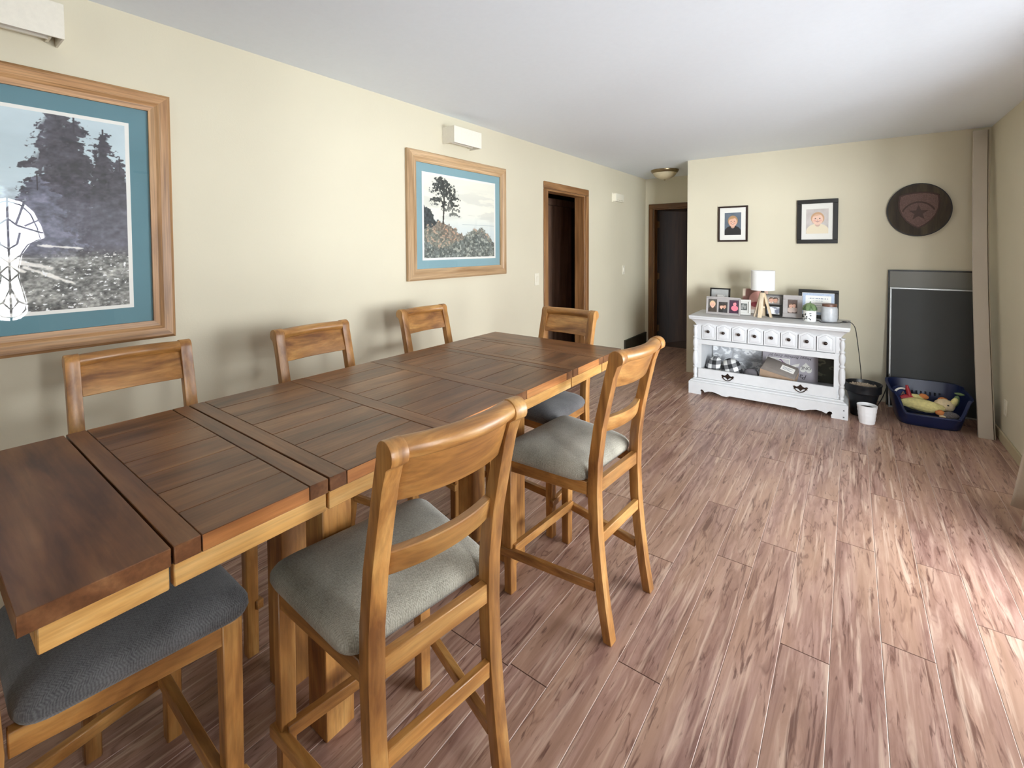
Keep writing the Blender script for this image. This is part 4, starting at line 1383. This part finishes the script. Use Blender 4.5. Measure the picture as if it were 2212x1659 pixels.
inn = (Xp > 0.09) & (Xp < 0.91) & (Zp > 0.08) & (Zp < 0.66)
ce[inn] = (246, 246, 242)
for zz, a, b, t in ((0.56, 0.2, 0.8, 0.016), (0.48, 0.34, 0.66, 0.007), (0.40, 0.24, 0.76, 0.006), (0.32, 0.28, 0.72, 0.010), (0.24, 0.22, 0.78, 0.006), (0.13, 0.16, 0.42, 0.006), (0.13, 0.58, 0.84, 0.006)):
    mk = (np.abs(Zp - zz) < t) & (Xp > a) & (Xp < b) & (vnoise(Xp * 70, Zp * 4, 8, 2) > 0.42)
    ce[mk] = (136, 146, 168)
frame_thing('certificate_frame', 'wide black frame holding a blue-bordered certificate, behind the two jars', 'certificate', 0.318, 0.268, 0.030, 0.02, M_fblk, (-0.252, 5.165, SZ), 0.0, t_lean,
            photos=((0, 0.034, 0.250, 0.200, ce),))

# table lamp with white drum shade on four splayed timber legs
lamp = thing('table_lamp', 'small table lamp with white drum shade on splayed pale wood legs', 'lamp', (-0.690, 4.985, SZ))
M_shade = plain('white_shade', lin(246, 246, 246), 0.85, noise=0.01, nscale=90)
MB().lathe([(0.103, 0.258), (0.103, 0.445), (0.101, 0.445), (0.101, 0.258)], seg=48, cap=False).build('shade', M_shade, lamp, angle=40)
MB().lathe([(0.101, 0.440), (0.099, 0.441), (0.02, 0.442), (0.001, 0.442)], seg=32).build('shade_diffuser', M_shade, lamp)
MB().lathe([(0.014, 0.225), (0.014, 0.252), (0.018, 0.255), (0.018, 0.300), (0.001, 0.302)], seg=16).build('lamp_socket', M_black, lamp)
M_pale = {a: wood('pale_lamp_wood_' + a, lin(222, 198, 162), lin(238, 216, 184), lin(246, 230, 206), a, 1.5, 0.5, 0.12, 8) for a in 'XYZ'}
for k, (dx, dy) in enumerate(((-0.065, -0.02), (-0.012, -0.080), (0.075, -0.005), (0.0, 0.07))):
    d = Vector((dx, dy, 0)).normalized()
    n = Vector((-d.y, d.x, 0))
    a, b = 0.017, 0.009
    c0, c1 = Vector((dx, dy, 0)), Vector((d.x * 0.013, d.y * 0.013, 0.235))
    q = lambda c: [tuple(c + n * s * a + d * t * b) for s, t in ((-1, -1), (1, -1), (1, 1), (-1, 1))]
    MB().hexa(q(c0), q(c1)).build('leg', M_pale['Z'], lamp, bevel=0.001)
MB().box(-0.04, -0.008, 0.085, 0.02, 0.008, 0.100).build('leg_brace', M_pale['X'], lamp)

# white jar with a green leaf-shaped lid
jar = thing('lidded_jar', 'white patterned jar with green leafy lid on the sideboard', 'jar', (-0.302, 4.925, SZ))
M_wj = plain('white_ceramic', lin(240, 240, 236), 0.25, noise=0.01)
MB().lathe([(0.046, 0.0), (0.050, 0.004), (0.051, 0.06), (0.050, 0.100), (0.046, 0.104)], seg=32).build('body', M_wj, jar, angle=50)
lid = MB().lathe([(0.052, 0.100), (0.058, 0.104), (0.055, 0.120), (0.044, 0.140), (0.026, 0.156), (0.008, 0.162)], seg=32).build('lid', plain('green_glaze', lin(92, 116, 78), 0.35, noise=0.25, nscale=60), jar, angle=50)
for k in range(7):
    t = 2 * PI * k / 7
    rr = [(0.004, 0.164), (0.028, 0.158), (0.047, 0.140), (0.060, 0.112), (0.064, 0.098)]
    ww = [0.004, 0.014, 0.018, 0.012, 0.001]
    vs, fs = [], []
    for (r, z), w_ in zip(rr, ww):
        for s in (-1, 0, 1):
            vs.append((r * math.cos(t) - s * w_ * math.sin(t), r * math.sin(t) + s * w_ * math.cos(t), z + (0.003 if s == 0 else 0)))
    for i in range(4):
        for s in range(2):
            a = i * 3 + s
            fs.append((a, a + 1, a + 4, a + 3))
    MB().add(vs, fs).build('leaf', plain('green_leaf_glaze', lin(116, 138, 98), 0.35, noise=0.2, nscale=60), lid)
MB().tube([(0, 0, 0.160), (0.002, 0, 0.172), (0.006, 0, 0.180)], 0.004, 8).build('stem', plain('green_glaze', lin(92, 116, 78)), lid)
bl = MB()
random.seed(4)
for k in range(17):
    t = random.uniform(math.radians(205), math.radians(290))
    z = random.uniform(0.015, 0.088)
    w_, h_ = random.uniform(0.003, 0.010), random.uniform(0.003, 0.009)
    bl.hexa([(0.0508 * math.cos(t + s * w_ / 0.05), 0.0508 * math.sin(t + s * w_ / 0.05), z + q * h_) for s, q in ((-1, -0.3), (0.3, -1), (1, 0.3), (-0.3, 1))],
            [(0.0518 * math.cos(t + s * w_ / 0.05), 0.0518 * math.sin(t + s * w_ / 0.05), z + q * h_) for s, q in ((-1, -0.3), (0.3, -1), (1, 0.3), (-0.3, 1))])
bl.build('painted_marks', plain('black_glaze', lin(44, 44, 46), 0.3, noise=0.05), jar)

cj = thing('candle_jar', 'grey embossed candle jar with a brown lid on the sideboard', 'jar', (-0.158, 5.000, SZ))
M_gj = plain('grey_glazed_jar', lin(196, 198, 202), 0.3, noise=0.08, nscale=45, bump=0.7, bscale=45)
MB().lathe([(0.052, 0.0), (0.059, 0.006), (0.062, 0.03), (0.062, 0.115), (0.058, 0.132), (0.052, 0.138)], seg=36).build('body', M_gj, cj, angle=50)
MB().lathe([(0.055, 0.138), (0.057, 0.139), (0.057, 0.158), (0.054, 0.161), (0.001, 0.161)], seg=36).build('lid', wood('brown_lid_wood', lin(92, 64, 52), lin(118, 84, 70), lin(140, 104, 88), 'X', 2, 0.4, 0.2, 6), cj, angle=40)


def cord(name, label, pts, r, cat='cord', n=6):
    P_ = [Vector(p) for p in pts]
    out = []
    for i in range(len(P_) - 1):
        p0, p1, p2, p3 = P_[max(i - 1, 0)], P_[i], P_[i + 1], P_[min(i + 2, len(P_) - 1)]
        for k in range(n):
            t = k / n
            out.append(0.5 * ((2 * p1) + (-p0 + p2) * t + (2 * p0 - 5 * p1 + 4 * p2 - p3) * t * t + (-p0 + 3 * p1 - 3 * p2 + p3) * t ** 3))
    out.append(P_[-1])
    root = thing(name, label, cat)
    MB().tube(out, r, 6).build('cable', M_cord, root, angle=80)
    return root


lc = cord('lamp_cord', 'black lamp cord with inline switch, over the right end of the sideboard', [(-0.66, 5.03, SZ + 0.004), (-0.55, 4.985, SZ + 0.004), (-0.38, 5.02, SZ + 0.004), (-0.245, 4.99, SZ + 0.004), (-0.215, 4.90, SZ + 0.004), (-0.15, 4.893, SZ + 0.004), (-0.085, 4.93, SZ + 0.004),
                                                                                                  (-0.06, 5.0, SZ + 0.005), (-0.03, 5.0, SZ + 0.006), (-0.002, 5.0, SZ + 0.006), (0.03, 5.0, 0.735), (0.050, 5.02, 0.60), (0.070, 5.06, 0.42), (0.080, 5.10, 0.30), (0.085, 5.12, 0.15), (0.09, 5.14, 0.02), (0.14, 5.2, 0.004)], 0.0032)
MB().box(-0.062, 4.992, SZ + 0.001, -0.030, 5.008, SZ + 0.014).build('switch', M_cord, lc, bevel=0.004, seg=2)

# ------------------------------------------------------------------ inside the open shelf
SZF = 0.166


def plaid_mat():
    m = bpy.data.materials.new('buffalo_plaid')
    nt, N, L, P = nodes_of(m)
    tc = N.new('ShaderNodeTexCoord')
    mp = N.new('ShaderNodeMapping')
    mp.inputs['Rotation'].default_value = (0, 0.35, 0)
    L.new(tc.outputs['Object'], mp.inputs[0])
    sp = N.new('ShaderNodeSeparateXYZ')
    L.new(mp.outputs[0], sp.inputs[0])

    def stripe(o):
        a = N.new('ShaderNodeMath')
        a.operation = 'PINGPONG'
        a.inputs[1].default_value = 0.038
        L.new(o, a.inputs[0])
        b = N.new('ShaderNodeMath')
        b.operation = 'GREATER_THAN'
        b.inputs[1].default_value = 0.019
        L.new(a.outputs[0], b.inputs[0])
        return b.outputs[0]
    s = N.new('ShaderNodeMath')
    L.new(stripe(sp.outputs['X']), s.inputs[0])
    L.new(stripe(sp.outputs['Z']), s.inputs[1])
    d = N.new('ShaderNodeMath')
    d.operation = 'DIVIDE'
    d.inputs[1].default_value = 2
    L.new(s.outputs[0], d.inputs[0])
    cr = N.new('ShaderNodeValToRGB')
    cr.color_ramp.interpolation = 'CONSTANT'
    cr.color_ramp.elements[0].color = lin(236, 236, 234)
    cr.color_ramp.elements[0].position = 0
    e = cr.color_ramp.elements.new(0.4)
    e.color = lin(122, 122, 124)
    cr.color_ramp.elements[1].position = 0.4
    cr.color_ramp.elements[2].position = 0.8
    cr.color_ramp.elements[2].color = lin(34, 34, 36)
    L.new(d.outputs[0], cr.inputs[0])
    L.new(cr.outputs[0], P.inputs['Base Color'])
    P.inputs['Roughness'].default_value = 0.9
    return m


M_plaid = plaid_mat()
M_trimw = plain('white_piping', lin(236, 234, 230), 0.8, noise=0.02)


def dome(name, label, loc, rx, ry, rz_, rot, cat):
    root = thing(name, label, cat, loc)
    root.rotation_euler = rot
    rings = []
    for k in range(10):
        t = k / 9 * PI / 2
        rings.append([(rx * math.cos(t) ** 0.7 * math.cos(a), ry * math.cos(t) ** 0.7 * math.sin(a) * (1 + 0.05 * math.sin(3 * a)), rz_ * math.sin(t)) for a in [2 * PI * i / 28 for i in range(28)]])
    MB().loft(rings).build('plaid_cover', M_plaid, root, angle=80)
    arc = [(rx * 1.0 * math.cos(a), -ry * 0.45, rz_ * 0.98 * math.sin(a) * 0.92) for a in [PI * i / 20 for i in range(21)]]
    rim = [(rx * 1.01 * math.cos(a), ry * 1.01 * math.sin(a), 0.006) for a in [2 * PI * i / 28 for i in range(29)]]
    MB().tube(rim, 0.005, 6).build('piping', M_trimw, root, angle=80)
    return root


dome('plaid_cushion', 'black and white plaid cushion, right one inside the sideboard shelf', (-0.945, 4.905, SZF), 0.106, 0.095, 0.180, (0, 0, 0.1), 'cushion')
dome('plaid_cushion', 'black and white plaid cushion tilted against the left end inside the shelf', (-1.130, 4.915, SZF + 0.020), 0.074, 0.095, 0.165, (0, math.radians(20), 0.0), 'cushion')
po = thing('storage_pouch', 'small grey cloth pouch between cushion and cardboard box in the shelf', 'pouch', (-0.775, 4.93, SZF))
MB().loft([[(0.07 * k * math.cos(a), 0.055 * k * math.sin(a), z) for a in [2 * PI * i / 20 for i in range(20)]] for k, z in ((0.9, 0.0), (1.0, 0.02), (0.98, 0.055), (0.8, 0.085), (0.45, 0.10), (0.1, 0.104))]).build('body', plain('grey_cloth', lin(112, 108, 112), 0.9, noise=0.1, bump=0.4, bscale=80), po, angle=70)
MB().tube([(0.068 * math.cos(a), 0.054 * math.sin(a), 0.05) for a in [2 * PI * i / 20 for i in range(21)]], 0.003, 6).build('seam', plain('dark_seam', lin(60, 58, 60), 0.8, noise=0.05), po)

cb = thing('cardboard_box', 'tan cardboard box with a white label tilted inside the sideboard shelf', 'box', (-0.545, 4.905, SZF + 0.052))
cb.rotation_euler = (math.radians(20), math.radians(11), math.radians(-7))
M_card = plain('tan_cardboard', lin(186, 158, 134), 0.85, noise=0.05, nscale=30)
M_cardg = plain('grey_cardboard', lin(132, 124, 118), 0.8, noise=0.06, nscale=20)
MB().box(-0.145, -0.055, 0.0, 0.145, 0.085, 0.085).build('body', M_card, cb, bevel=0.002)
MB().hexa([(-0.147, -0.057, 0.083), (0.147, -0.057, 0.083), (0.147, 0.087, 0.083), (-0.147, 0.087, 0.083)],
          [(-0.125, -0.050, 0.128), (0.135, -0.050, 0.098), (0.135, 0.080, 0.128), (-0.125, 0.080, 0.150)]).build('lid', M_cardg, cb, bevel=0.003)
lb = MB().box(-0.055, -0.030, 0, 0.055, 0.030, 0.0012).build('label_sheet', M_matw, cb)
lb.location, lb.rotation_euler = (0.066, 0.016, 0.1215), (math.radians(13), math.radians(5.5), 0)
for k, zz in enumerate((0.012, 0.0, -0.012)):
    MB().box(-0.042, zz - 0.002, 0.0012, 0.038 - 0.02 * (k == 1), zz + 0.002, 0.0016).build('printed_line', plain('faint_ink', lin(130, 136, 150), 0.8, noise=0.1), lb)

# marbled backing sheet and the birthday poster, stored upside down
Xs, Zs = np.meshgrid(np.linspace(0, 1, 200), np.linspace(0, 0.36, 80))
wv = np.sin(16 * vnoise(Xs * 9, Zs * 14, 3, 4) + 9 * vnoise(Xs * 4, Zs * 5, 8, 3))
ms = np.zeros((80, 200, 3)) + np.array((196, 198, 202.0))
ms = ms + (sstep(0.55, 1.0, wv) * 58)[..., None] - (sstep(0.4, 1.0, -wv) * 24)[..., None]
dk = sstep(0.70, 0.76, Xs)[..., None]
ol = np.stack([78 + 60 * sstep(0.4, 1, wv), 80 + 58 * sstep(0.4, 1, wv), 68 + 50 * sstep(0.4, 1, wv)], -1)
ms = ms * (1 - dk) + ol * dk
sb = thing('marbled_board', 'grey marbled board standing at the back of the sideboard shelf', 'board', (-0.648, 5.192, SZF))
MB().box(-0.535, -0.008, 0, 0.535, 0, 0.355).build('board_body', plain('board_core', lin(150, 150, 150), 0.8, noise=0.05), sb)
print_grid('print', ms, 1.06, 0.35, M_print, sb, (0, -0.0085, 0.003))
pt = thing('birthday_poster', 'lilac grey birthday poster stored upside down inside the sideboard shelf', 'poster', (-0.475, 5.150, SZF))
pt.rotation_euler = (math.radians(-4), 0, 0)
M_post = plain('lilac_card', lin(188, 182, 190), 0.7, noise=0.03, nscale=10)
M_ink = plain('dark_ink', lin(64, 60, 66), 0.7, noise=0.05)
MB().box(-0.232, -0.005, 0, 0.232, 0, 0.300).build('card', M_post, pt)
MB().box(-0.200, -0.0058, 0.112, 0.005, -0.0045, 0.192).build('photo_border', M_matw, pt)
MB().box(-0.192, -0.0064, 0.120, -0.003, -0.0055, 0.184).build('photo_field', plain('pale_photo', lin(214, 210, 210), 0.6, noise=0.12, nscale=40), pt)
MB().tube([(-0.085 + 0.06 * t, -0.0075, 0.175 - 0.05 * t * t + 0.006 * math.sin(9 * t)) for t in [k / 10 for k in range(11)]], 0.0035, 6).build('swoosh', plain('plum_ink', lin(120, 70, 120), 0.6, noise=0.05), pt)
hrt = []
for k in range(28):
    t = 2 * PI * k / 28
    hrt.append((16 * math.sin(t) ** 3 / 17, -(13 * math.cos(t) - 5 * math.cos(2 * t) - 2 * math.cos(3 * t) - math.cos(4 * t)) / 17))
MB().prism([(0.135 + 0.052 * a, 0.122 + 0.058 * b) for a, b in hrt], -0.0062, -0.0048, 'y').build('heart', M_matw, pt, smooth=False)
rt = (PI / 2, PI, 0)
text('lettering', 'Happy Birthday Zoey Jo!', 0.036, M_ink, pt, (0.0, -0.0055, 0.214), rt, shear=0.2)
text('lettering', 'ONE', 0.040, M_ink, pt, (0.135, -0.0067, 0.125), rt)
text('lettering', 'Party', 0.062, M_ink, pt, (0.080, -0.0055, 0.040), rt, shear=0.3)
rib = [(0.01, 0.150), (0.05, 0.168), (0.085, 0.182), (0.075, 0.150), (0.055, 0.145), (0.048, 0.115), (0.030, 0.130), (0.0, 0.128)]
rib = [(a, b - 0.02) for a, b in rib]
MB().prism(rib, -0.006, -0.0048, 'y').build('ribbon_shape', M_matw, pt, smooth=False)

# ------------------------------------------------------------------ floor things to the right of the sideboard
pot = thing('planter_pot', 'round black plastic planter pot beside the sideboard', 'pot', (0.092, 4.945, 0))
M_bp = plain('black_plastic', lin(26, 27, 30), 0.32, noise=0.05)
MB().lathe([(0.084, 0.0), (0.087, 0.004), (0.095, 0.13), (0.112, 0.19), (0.118, 0.20), (0.128, 0.206), (0.130, 0.262), (0.134, 0.268), (0.134, 0.276), (0.126, 0.277), (0.121, 0.262), (0.115, 0.240), (0.001, 0.237)], seg=48).build('body', M_bp, pot, angle=35)
random.seed(12)
gr = MB()
for k in range(90):
    a, r = random.uniform(0, 2 * PI), 0.098 * math.sqrt(random.random())
    s = random.uniform(0.006, 0.014)
    x, y = r * math.cos(a), r * math.sin(a)
    gr.hexa([(x - s, y - s, 0.240), (x + s, y - s * 0.7, 0.240), (x + s * 0.8, y + s, 0.240), (x - s * 0.6, y + s, 0.240)], [(x - s * 0.5, y - s * 0.5, 0.240 + s * 1.4), (x + s * 0.4, y - s * 0.4, 0.240 + s * 1.6), (x + s * 0.4, y + s * 0.5, 0.240 + s * 1.3), (x - s * 0.3, y + s * 0.4, 0.240 + s * 1.5)])
tag(gr.build('bark_chips', plain('bark_chips', lin(176, 160, 140), 0.9, noise=0.3, nscale=50), pot, smooth=False), kind='stuff')

wp = thing('white_pot', 'small white textured pot on the floor before the black planter', 'pot', (0.117, 4.728, 0))
prof = [(0.050, 0.0), (0.053, 0.003), (0.068, 0.145), (0.070, 0.150), (0.066, 0.151), (0.062, 0.130), (0.058, 0.120), (0.001, 0.118)]
rings = []
for r, z in [(0.050, 0.0), (0.052, 0.002)] + [(0.053 + 0.015 * k / 20, 0.004 + 0.14 * k / 20) for k in range(21)] + [(0.070, 0.149), (0.066, 0.151), (0.061, 0.130), (0.058, 0.124)]:
    ring = []
    for i in range(64):
        a = 2 * PI * i / 64
        wob = 0.0016 * (math.sin(8 * a + z * 90) * math.sin(8 * a - z * 90)) if 0.008 < z < 0.142 else 0
        ring.append(((r + wob) * math.cos(a), (r + wob) * math.sin(a), z))
    rings.append(ring)
MB().loft(rings).build('body', plain('white_glazed', lin(238, 238, 240), 0.35, noise=0.01), wp, angle=60)
MB().lathe([(0.060, 0.118), (0.060, 0.127), (0.03, 0.131), (0.001, 0.130)], seg=24).build('soil', plain('dark_soil', lin(44, 38, 36), 0.95, noise=0.4, nscale=80, bump=0.8, bscale=90), wp)


# dark boards leaning on the back wall
def board(name, label, x0, x1, h, yb, yt, th, fw, fmat, pmat, inner_top=None):
    root = thing(name, label, 'board', ((x0 + x1) / 2, yb, 0))
    root.rotation_euler = (-math.atan2(yt - yb, h), 0, 0)
    w = (x1 - x0) / 2
    for nm, a in (('frame_rail', (-w, h - fw, w, h)), ('frame_rail', (-w, 0, w, fw)), ('frame_rail', (-w, fw, -w + fw, h - fw)), ('frame_rail', (w - fw, fw, w, h - fw))):
        MB().box(a[0], -th, a[1], a[2], 0, a[3]).build(nm, fmat, root, bevel=0.002)
    MB().box(-w + fw * 0.6, -th * 0.7, fw * 0.6, w - fw * 0.6, -th * 0.2, h - fw * 0.6).build('panel', pmat, root)
    return root


board('framed_board', 'tall grey panel with a thin black frame leaning at the back', 0.268, 0.902, 1.236, 5.395, 5.452, 0.016, 0.012, M_fblk, plain('grey_panel', lin(116, 114, 106), 0.4, noise=0.05, nscale=3))
board('framed_board', 'shorter black board with a silver edge leaning in front of the grey panel', 0.281, 0.905, 1.080, 5.335, 5.416, 0.018, 0.014, plain('silver_edge', lin(176, 178, 178), 0.35, metal=0.6, noise=0.03), plain('black_slate_panel', lin(62, 64, 64), 0.55, noise=0.06, nscale=5))

# long beige board leaning in the corner, slightly bowed
bb = thing('beige_plank', 'long narrow beige board leaning upright in the right corner', 'board', (0, 0, 0))
rings = []
for k in range(15):
    t = k / 14
    z = 2.405 * t
    y = 4.852 + (5.37 - 4.852) * t
    xa = 0.790 + 0.006 * t - 0.016 * math.sin(PI * t)
    rings.append([(xa, y, z), (xa + 0.084, y, z), (xa + 0.084, y + 0.03, z), (xa, y + 0.03, z)])
MB().loft(rings).build('board_body', plain('beige_board_paint', lin(206, 196, 182), 0.6, noise=0.02, nscale=8), bb, bevel=0.002)
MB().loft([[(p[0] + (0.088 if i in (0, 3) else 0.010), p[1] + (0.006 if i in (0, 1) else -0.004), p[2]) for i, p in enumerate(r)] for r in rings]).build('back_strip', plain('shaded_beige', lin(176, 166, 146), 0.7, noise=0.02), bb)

# wall outlet on the right wall
ou = thing('wall_outlet', 'cream wall outlet low on the right wall by the corner', 'outlet', (XR, 4.785, 0.215))
MB().box(-0.006, -0.036, 0, 0, 0.036, 0.115).build('cover_plate', M_plast, ou, bevel=0.002)
for z in (0.034, 0.080):
    MB().box(-0.008, -0.016, z - 0.014, -0.006, 0.016, z + 0.014).build('socket', M_plast, ou, bevel=0.001)

# thin cord from planter to the basket corner
cord('thin_cord', 'thin dark cord between the planter and the blue pet bed', [(0.19, 5.20, 0.004), (0.24, 5.25, 0.10), (0.275, 5.30, 0.22), (0.285, 5.33, 0.30)], 0.004)


# ------------------------------------------------------------------ blue plastic pet bed with toys
def pet_bed():
    root = thing('pet_bed', 'navy blue plastic pet bed holding toys, in the right corner', 'pet bed', (0.512, 5.065, 0))
    root.rotation_euler = (0, 0, math.radians(4))
    n = 72
    hx, hy = 0.196, 0.185

    def ring(k, zf, off=0.0):
        pts = []
        for i in range(n):
            a = 2 * PI * i / n
            c, s = math.cos(a), math.sin(a)
            e = 0.42
            x = hx * k * math.copysign(abs(c) ** e, c)
            y = hy * k * math.copysign(abs(s) ** e, s)
            pts.append((x + off * c, y + off * s, zf(x / (hx * k), y / (hy * k))))
        return pts

    def rim(u, v):
        # high back and sides, low dip in the middle of the front
        front = sst(0.2, -0.75, v)
        dip = front * sst(0.92, 0.62, abs(u))
        return 0.262 - 0.150 * dip + 0.015 * (v > 0.5) - 0.01 * front

    def sst(a, b, x):
        t = min(max((x - a) / (b - a), 0), 1)
        return t * t * (3 - 2 * t)
    M_b = plain('navy_plastic', lin(26, 38, 78), 0.35, noise=0.04)
    rr = [ring(0.94, lambda u, v: 0.0), ring(0.99, lambda u, v: 0.008)]
    for k in range(1, 7):
        t = k / 6
        rr.append(ring(1.0 + 0.26 * t, lambda u, v, t=t: 0.01 + (rim(u, v) - 0.012) * t))
    rr.append(ring(1.31, lambda u, v: rim(u, v) + 0.000))
    rr.append(ring(1.31, lambda u, v: rim(u, v) + 0.010))
    rr.append(ring(1.22, lambda u, v: rim(u, v) + 0.010))
    for k in range(5, 0, -1):
        t = k / 6
        rr.append(ring(0.965 + 0.26 * t, lambda u, v, t=t: 0.018 + (rim(u, v) - 0.012) * t))
    rr.append(ring(0.90, lambda u, v: 0.02))
    MB().loft(rr).build('shell', M_b, root, angle=45)
    for i in range(9):
        x = -0.12 + i * 0.030
        MB().box(x - 0.006, 0.205, 0.135, x + 0.006, 0.216, 0.195).build('vent_slot', plain('slot_dark', lin(14, 20, 44), 0.6, noise=0.05), root)
    return root


pet_bed()


def fuzzy(name, mat, parent, loc, rad, rot=(0, 0, 0), amp=0.12, sub=4, seed=0):
    bm = bmesh.new()
    bmesh.ops.create_icosphere(bm, subdivisions=sub, radius=1.0)
    rnd = random.Random(seed)
    for v in bm.verts:
        v.co *= 1 + rnd.uniform(-amp, amp) * 0.6 + amp * 0.6 * math.sin(5 * v.co.x + seed) * math.sin(4 * v.co.y)
        v.co.x *= rad[0]
        v.co.y *= rad[1]
        v.co.z *= rad[2]
    me = bpy.data.meshes.new(name)
    bm.to_mesh(me)
    bm.free()
    me.materials.append(mat)
    me.polygons.foreach_set('use_smooth', [True] * len(me.polygons))
    o = bpy.data.objects.new(name, me)
    o.location, o.rotation_euler = loc, rot
    o.parent = parent
    COL.objects.link(o)
    return o


M_yel = plain('yellow_plush', lin(226, 214, 148), 0.95, noise=0.15, nscale=60)
M_org = plain('orange_felt', lin(206, 130, 74), 0.9, noise=0.08, nscale=60)
M_crm = plain('cream_plush', lin(224, 204, 166), 0.95, noise=0.12, nscale=60)
M_red = plain('red_rubber', lin(176, 44, 54), 0.45, noise=0.05)
dk = thing('plush_toy', 'long fuzzy yellow plush toy with orange feet lying in the pet bed', 'plush toy', (0.475, 4.960, 0.155))
fuzzy('body', M_yel, dk, (0, 0, 0), (0.135, 0.058, 0.048), (0, 0.04, -0.08), 0.10, 4, 3)
fuzzy('foot', M_org, dk, (0.105, -0.045, -0.028), (0.030, 0.022, 0.022), amp=0.05, sub=3, seed=4)
fuzzy('foot', M_org, dk, (0.02, 0.09, 0.050), (0.036, 0.024, 0.022), (0, 0.3, 0.5), amp=0.05, sub=3, seed=5)
fuzzy('neck', M_yel, dk, (-0.03, 0.075, 0.035), (0.07, 0.035, 0.03), (0, 0.2, 0.5), 0.10, 3, 6)
ct = thing('plush_toy', 'round cream plush toy head beside the yellow one in the pet bed', 'plush toy', (0.615, 5.015, 0.165))
fuzzy('head', M_crm, ct, (0, 0, 0), (0.065, 0.055, 0.050), amp=0.08, sub=4, seed=8)
fuzzy('ear', M_yel, ct, (0.055, 0.0, 0.03), (0.022, 0.03, 0.045), (0, 0.4, 0), amp=0.1, sub=3, seed=9)
fuzzy('patch', M_org, ct, (-0.005, 0.025, 0.034), (0.032, 0.026, 0.024), amp=0.05, sub=3, seed=10)
fuzzy('nose', M_black, ct, (0.018, -0.050, 0.016), (0.007, 0.007, 0.006), amp=0.02, sub=2, seed=11)
rd = thing('chew_toy', 'red rubber chew toy sticking up at the left of the pet bed', 'toy', (0.395, 5.010, 0.175))
MB().tube([(-0.05, -0.01, 0.0), (-0.02, 0, 0.012), (0.02, 0, 0.014), (0.05, 0.005, 0.01)], [0.020, 0.026, 0.028, 0.018], 12).build('base_lump', M_red, rd, angle=70)
MB().tube([(0.012, 0, 0.01), (0.002, 0, 0.05), (-0.008, 0.002, 0.09), (-0.012, 0.002, 0.115)], [0.020, 0.016, 0.013, 0.009], 12).build('stem', M_red, rd, angle=70)
gt = thing('rope_toy', 'grey speckled rope toy at the front right of the pet bed', 'toy', (0.640, 4.925, 0.112))
M_spk = plain('grey_speckle', lin(104, 98, 98), 0.95, noise=0.6, nscale=140)
fuzzy('knot', M_spk, gt, (0, 0, 0), (0.055, 0.034, 0.030), (0, 0, 0.1), 0.12, 4, 14)
fuzzy('tassel', M_crm, gt, (-0.045, -0.025, -0.008), (0.022, 0.012, 0.010), amp=0.1, sub=3, seed=15)
bt = thing('cloth_toy', 'navy and white cloth toy with a letter, back left of the pet bed', 'toy', (0.340, 5.060, 0.215))
fuzzy('body', plain('navy_cloth', lin(36, 48, 92), 0.9, noise=0.1), bt, (0, 0, 0), (0.055, 0.045, 0.050), amp=0.04, sub=3, seed=17)
MB().tube([(0.045 * math.cos(a) + 0.012, -0.040 + 0.02 * math.cos(a), 0.042 * math.sin(a)) for a in [math.radians(t) for t in range(30, 200, 17)]], 0.008, 8).build('white_band', M_trimw, bt, angle=70)
fuzzy('white_end', M_trimw, bt, (0.030, -0.035, -0.055), (0.045, 0.03, 0.018), (0, -0.2, 0.2), 0.05, 3, 18)
text('lettering', 'A', 0.045, plain('brown_letter', lin(150, 120, 104), 0.8, noise=0.05), bt, (0.022, -0.048, 0.002), (PI / 2, 0, 0), extrude=0.004)
lf = thing('leaf_toy', 'green fabric leaf toy on the right rim of the pet bed', 'toy', (0.690, 5.06, 0.200))
M_lg = plain('green_fabric', lin(118, 140, 96), 0.9, noise=0.1)
fuzzy('body', M_lg, lf, (0, 0, 0), (0.020, 0.03, 0.050), (0, 0.2, 0), 0.05, 3, 20)
fuzzy('tip', M_lg, lf, (0.02, 0.0, 0.062), (0.032, 0.02, 0.010), (0, 0.1, 0), 0.05, 3, 21)


# ------------------------------------------------------------------ linen curtain at the side glazed door
def curtain():
    root = thing('window_curtain', 'heavy linen curtain beside the right wall, at the picture edge', 'curtain', (0, 0, 0))
    rings = []
    nu, nz = 60, 24
    z0, z1 = 0.015, 2.20
    front, back = [], []
    vs, fs = [], []
    for j in range(nz + 1):
        t = j / nz
        z = z0 + (z1 - z0) * t
        flare = (1 - t) ** 2.0
        ya, yb2 = 3.00 - 0.02 * flare, 3.27 + 0.36 * (1 - t) ** 1.6
        for i in range(nu + 1):
            u = i / nu
            y = ya + (yb2 - ya) * u
            amp = 0.028 + 0.025 * flare
            x = 0.835 - 0.05 * flare + amp * math.sin(u * 2 * PI * 5.0 + 0.9 * t) - 0.02 * math.sin(u * 2 * PI * 2 + 1)
            x -= 0.02 * flare * (1 if u < 0.5 else 0.4)
            vs.append((min(x, 0.895), y, z + 0.02 * flare * u))
    for j in range(nz):
        for i in range(nu):
            a = j * (nu + 1) + i
            fs.append((a, a + 1, a + nu + 2, a + nu + 1))
    M_cu = plain('oat_linen', lin(206, 196, 180), 0.95, noise=0.04, nscale=120, bump=0.4, bscale=500)
    o = MB().add(vs, fs).build('drape', M_cu, root, angle=80)
    md = o.modifiers.new('thick', 'SOLIDIFY')
    md.thickness = 0.006
    MB().tube([(0.83, 1.45, 2.215), (0.83, 3.62, 2.215)], 0.012, 10).build('rod', M_knob, root)


curtain()
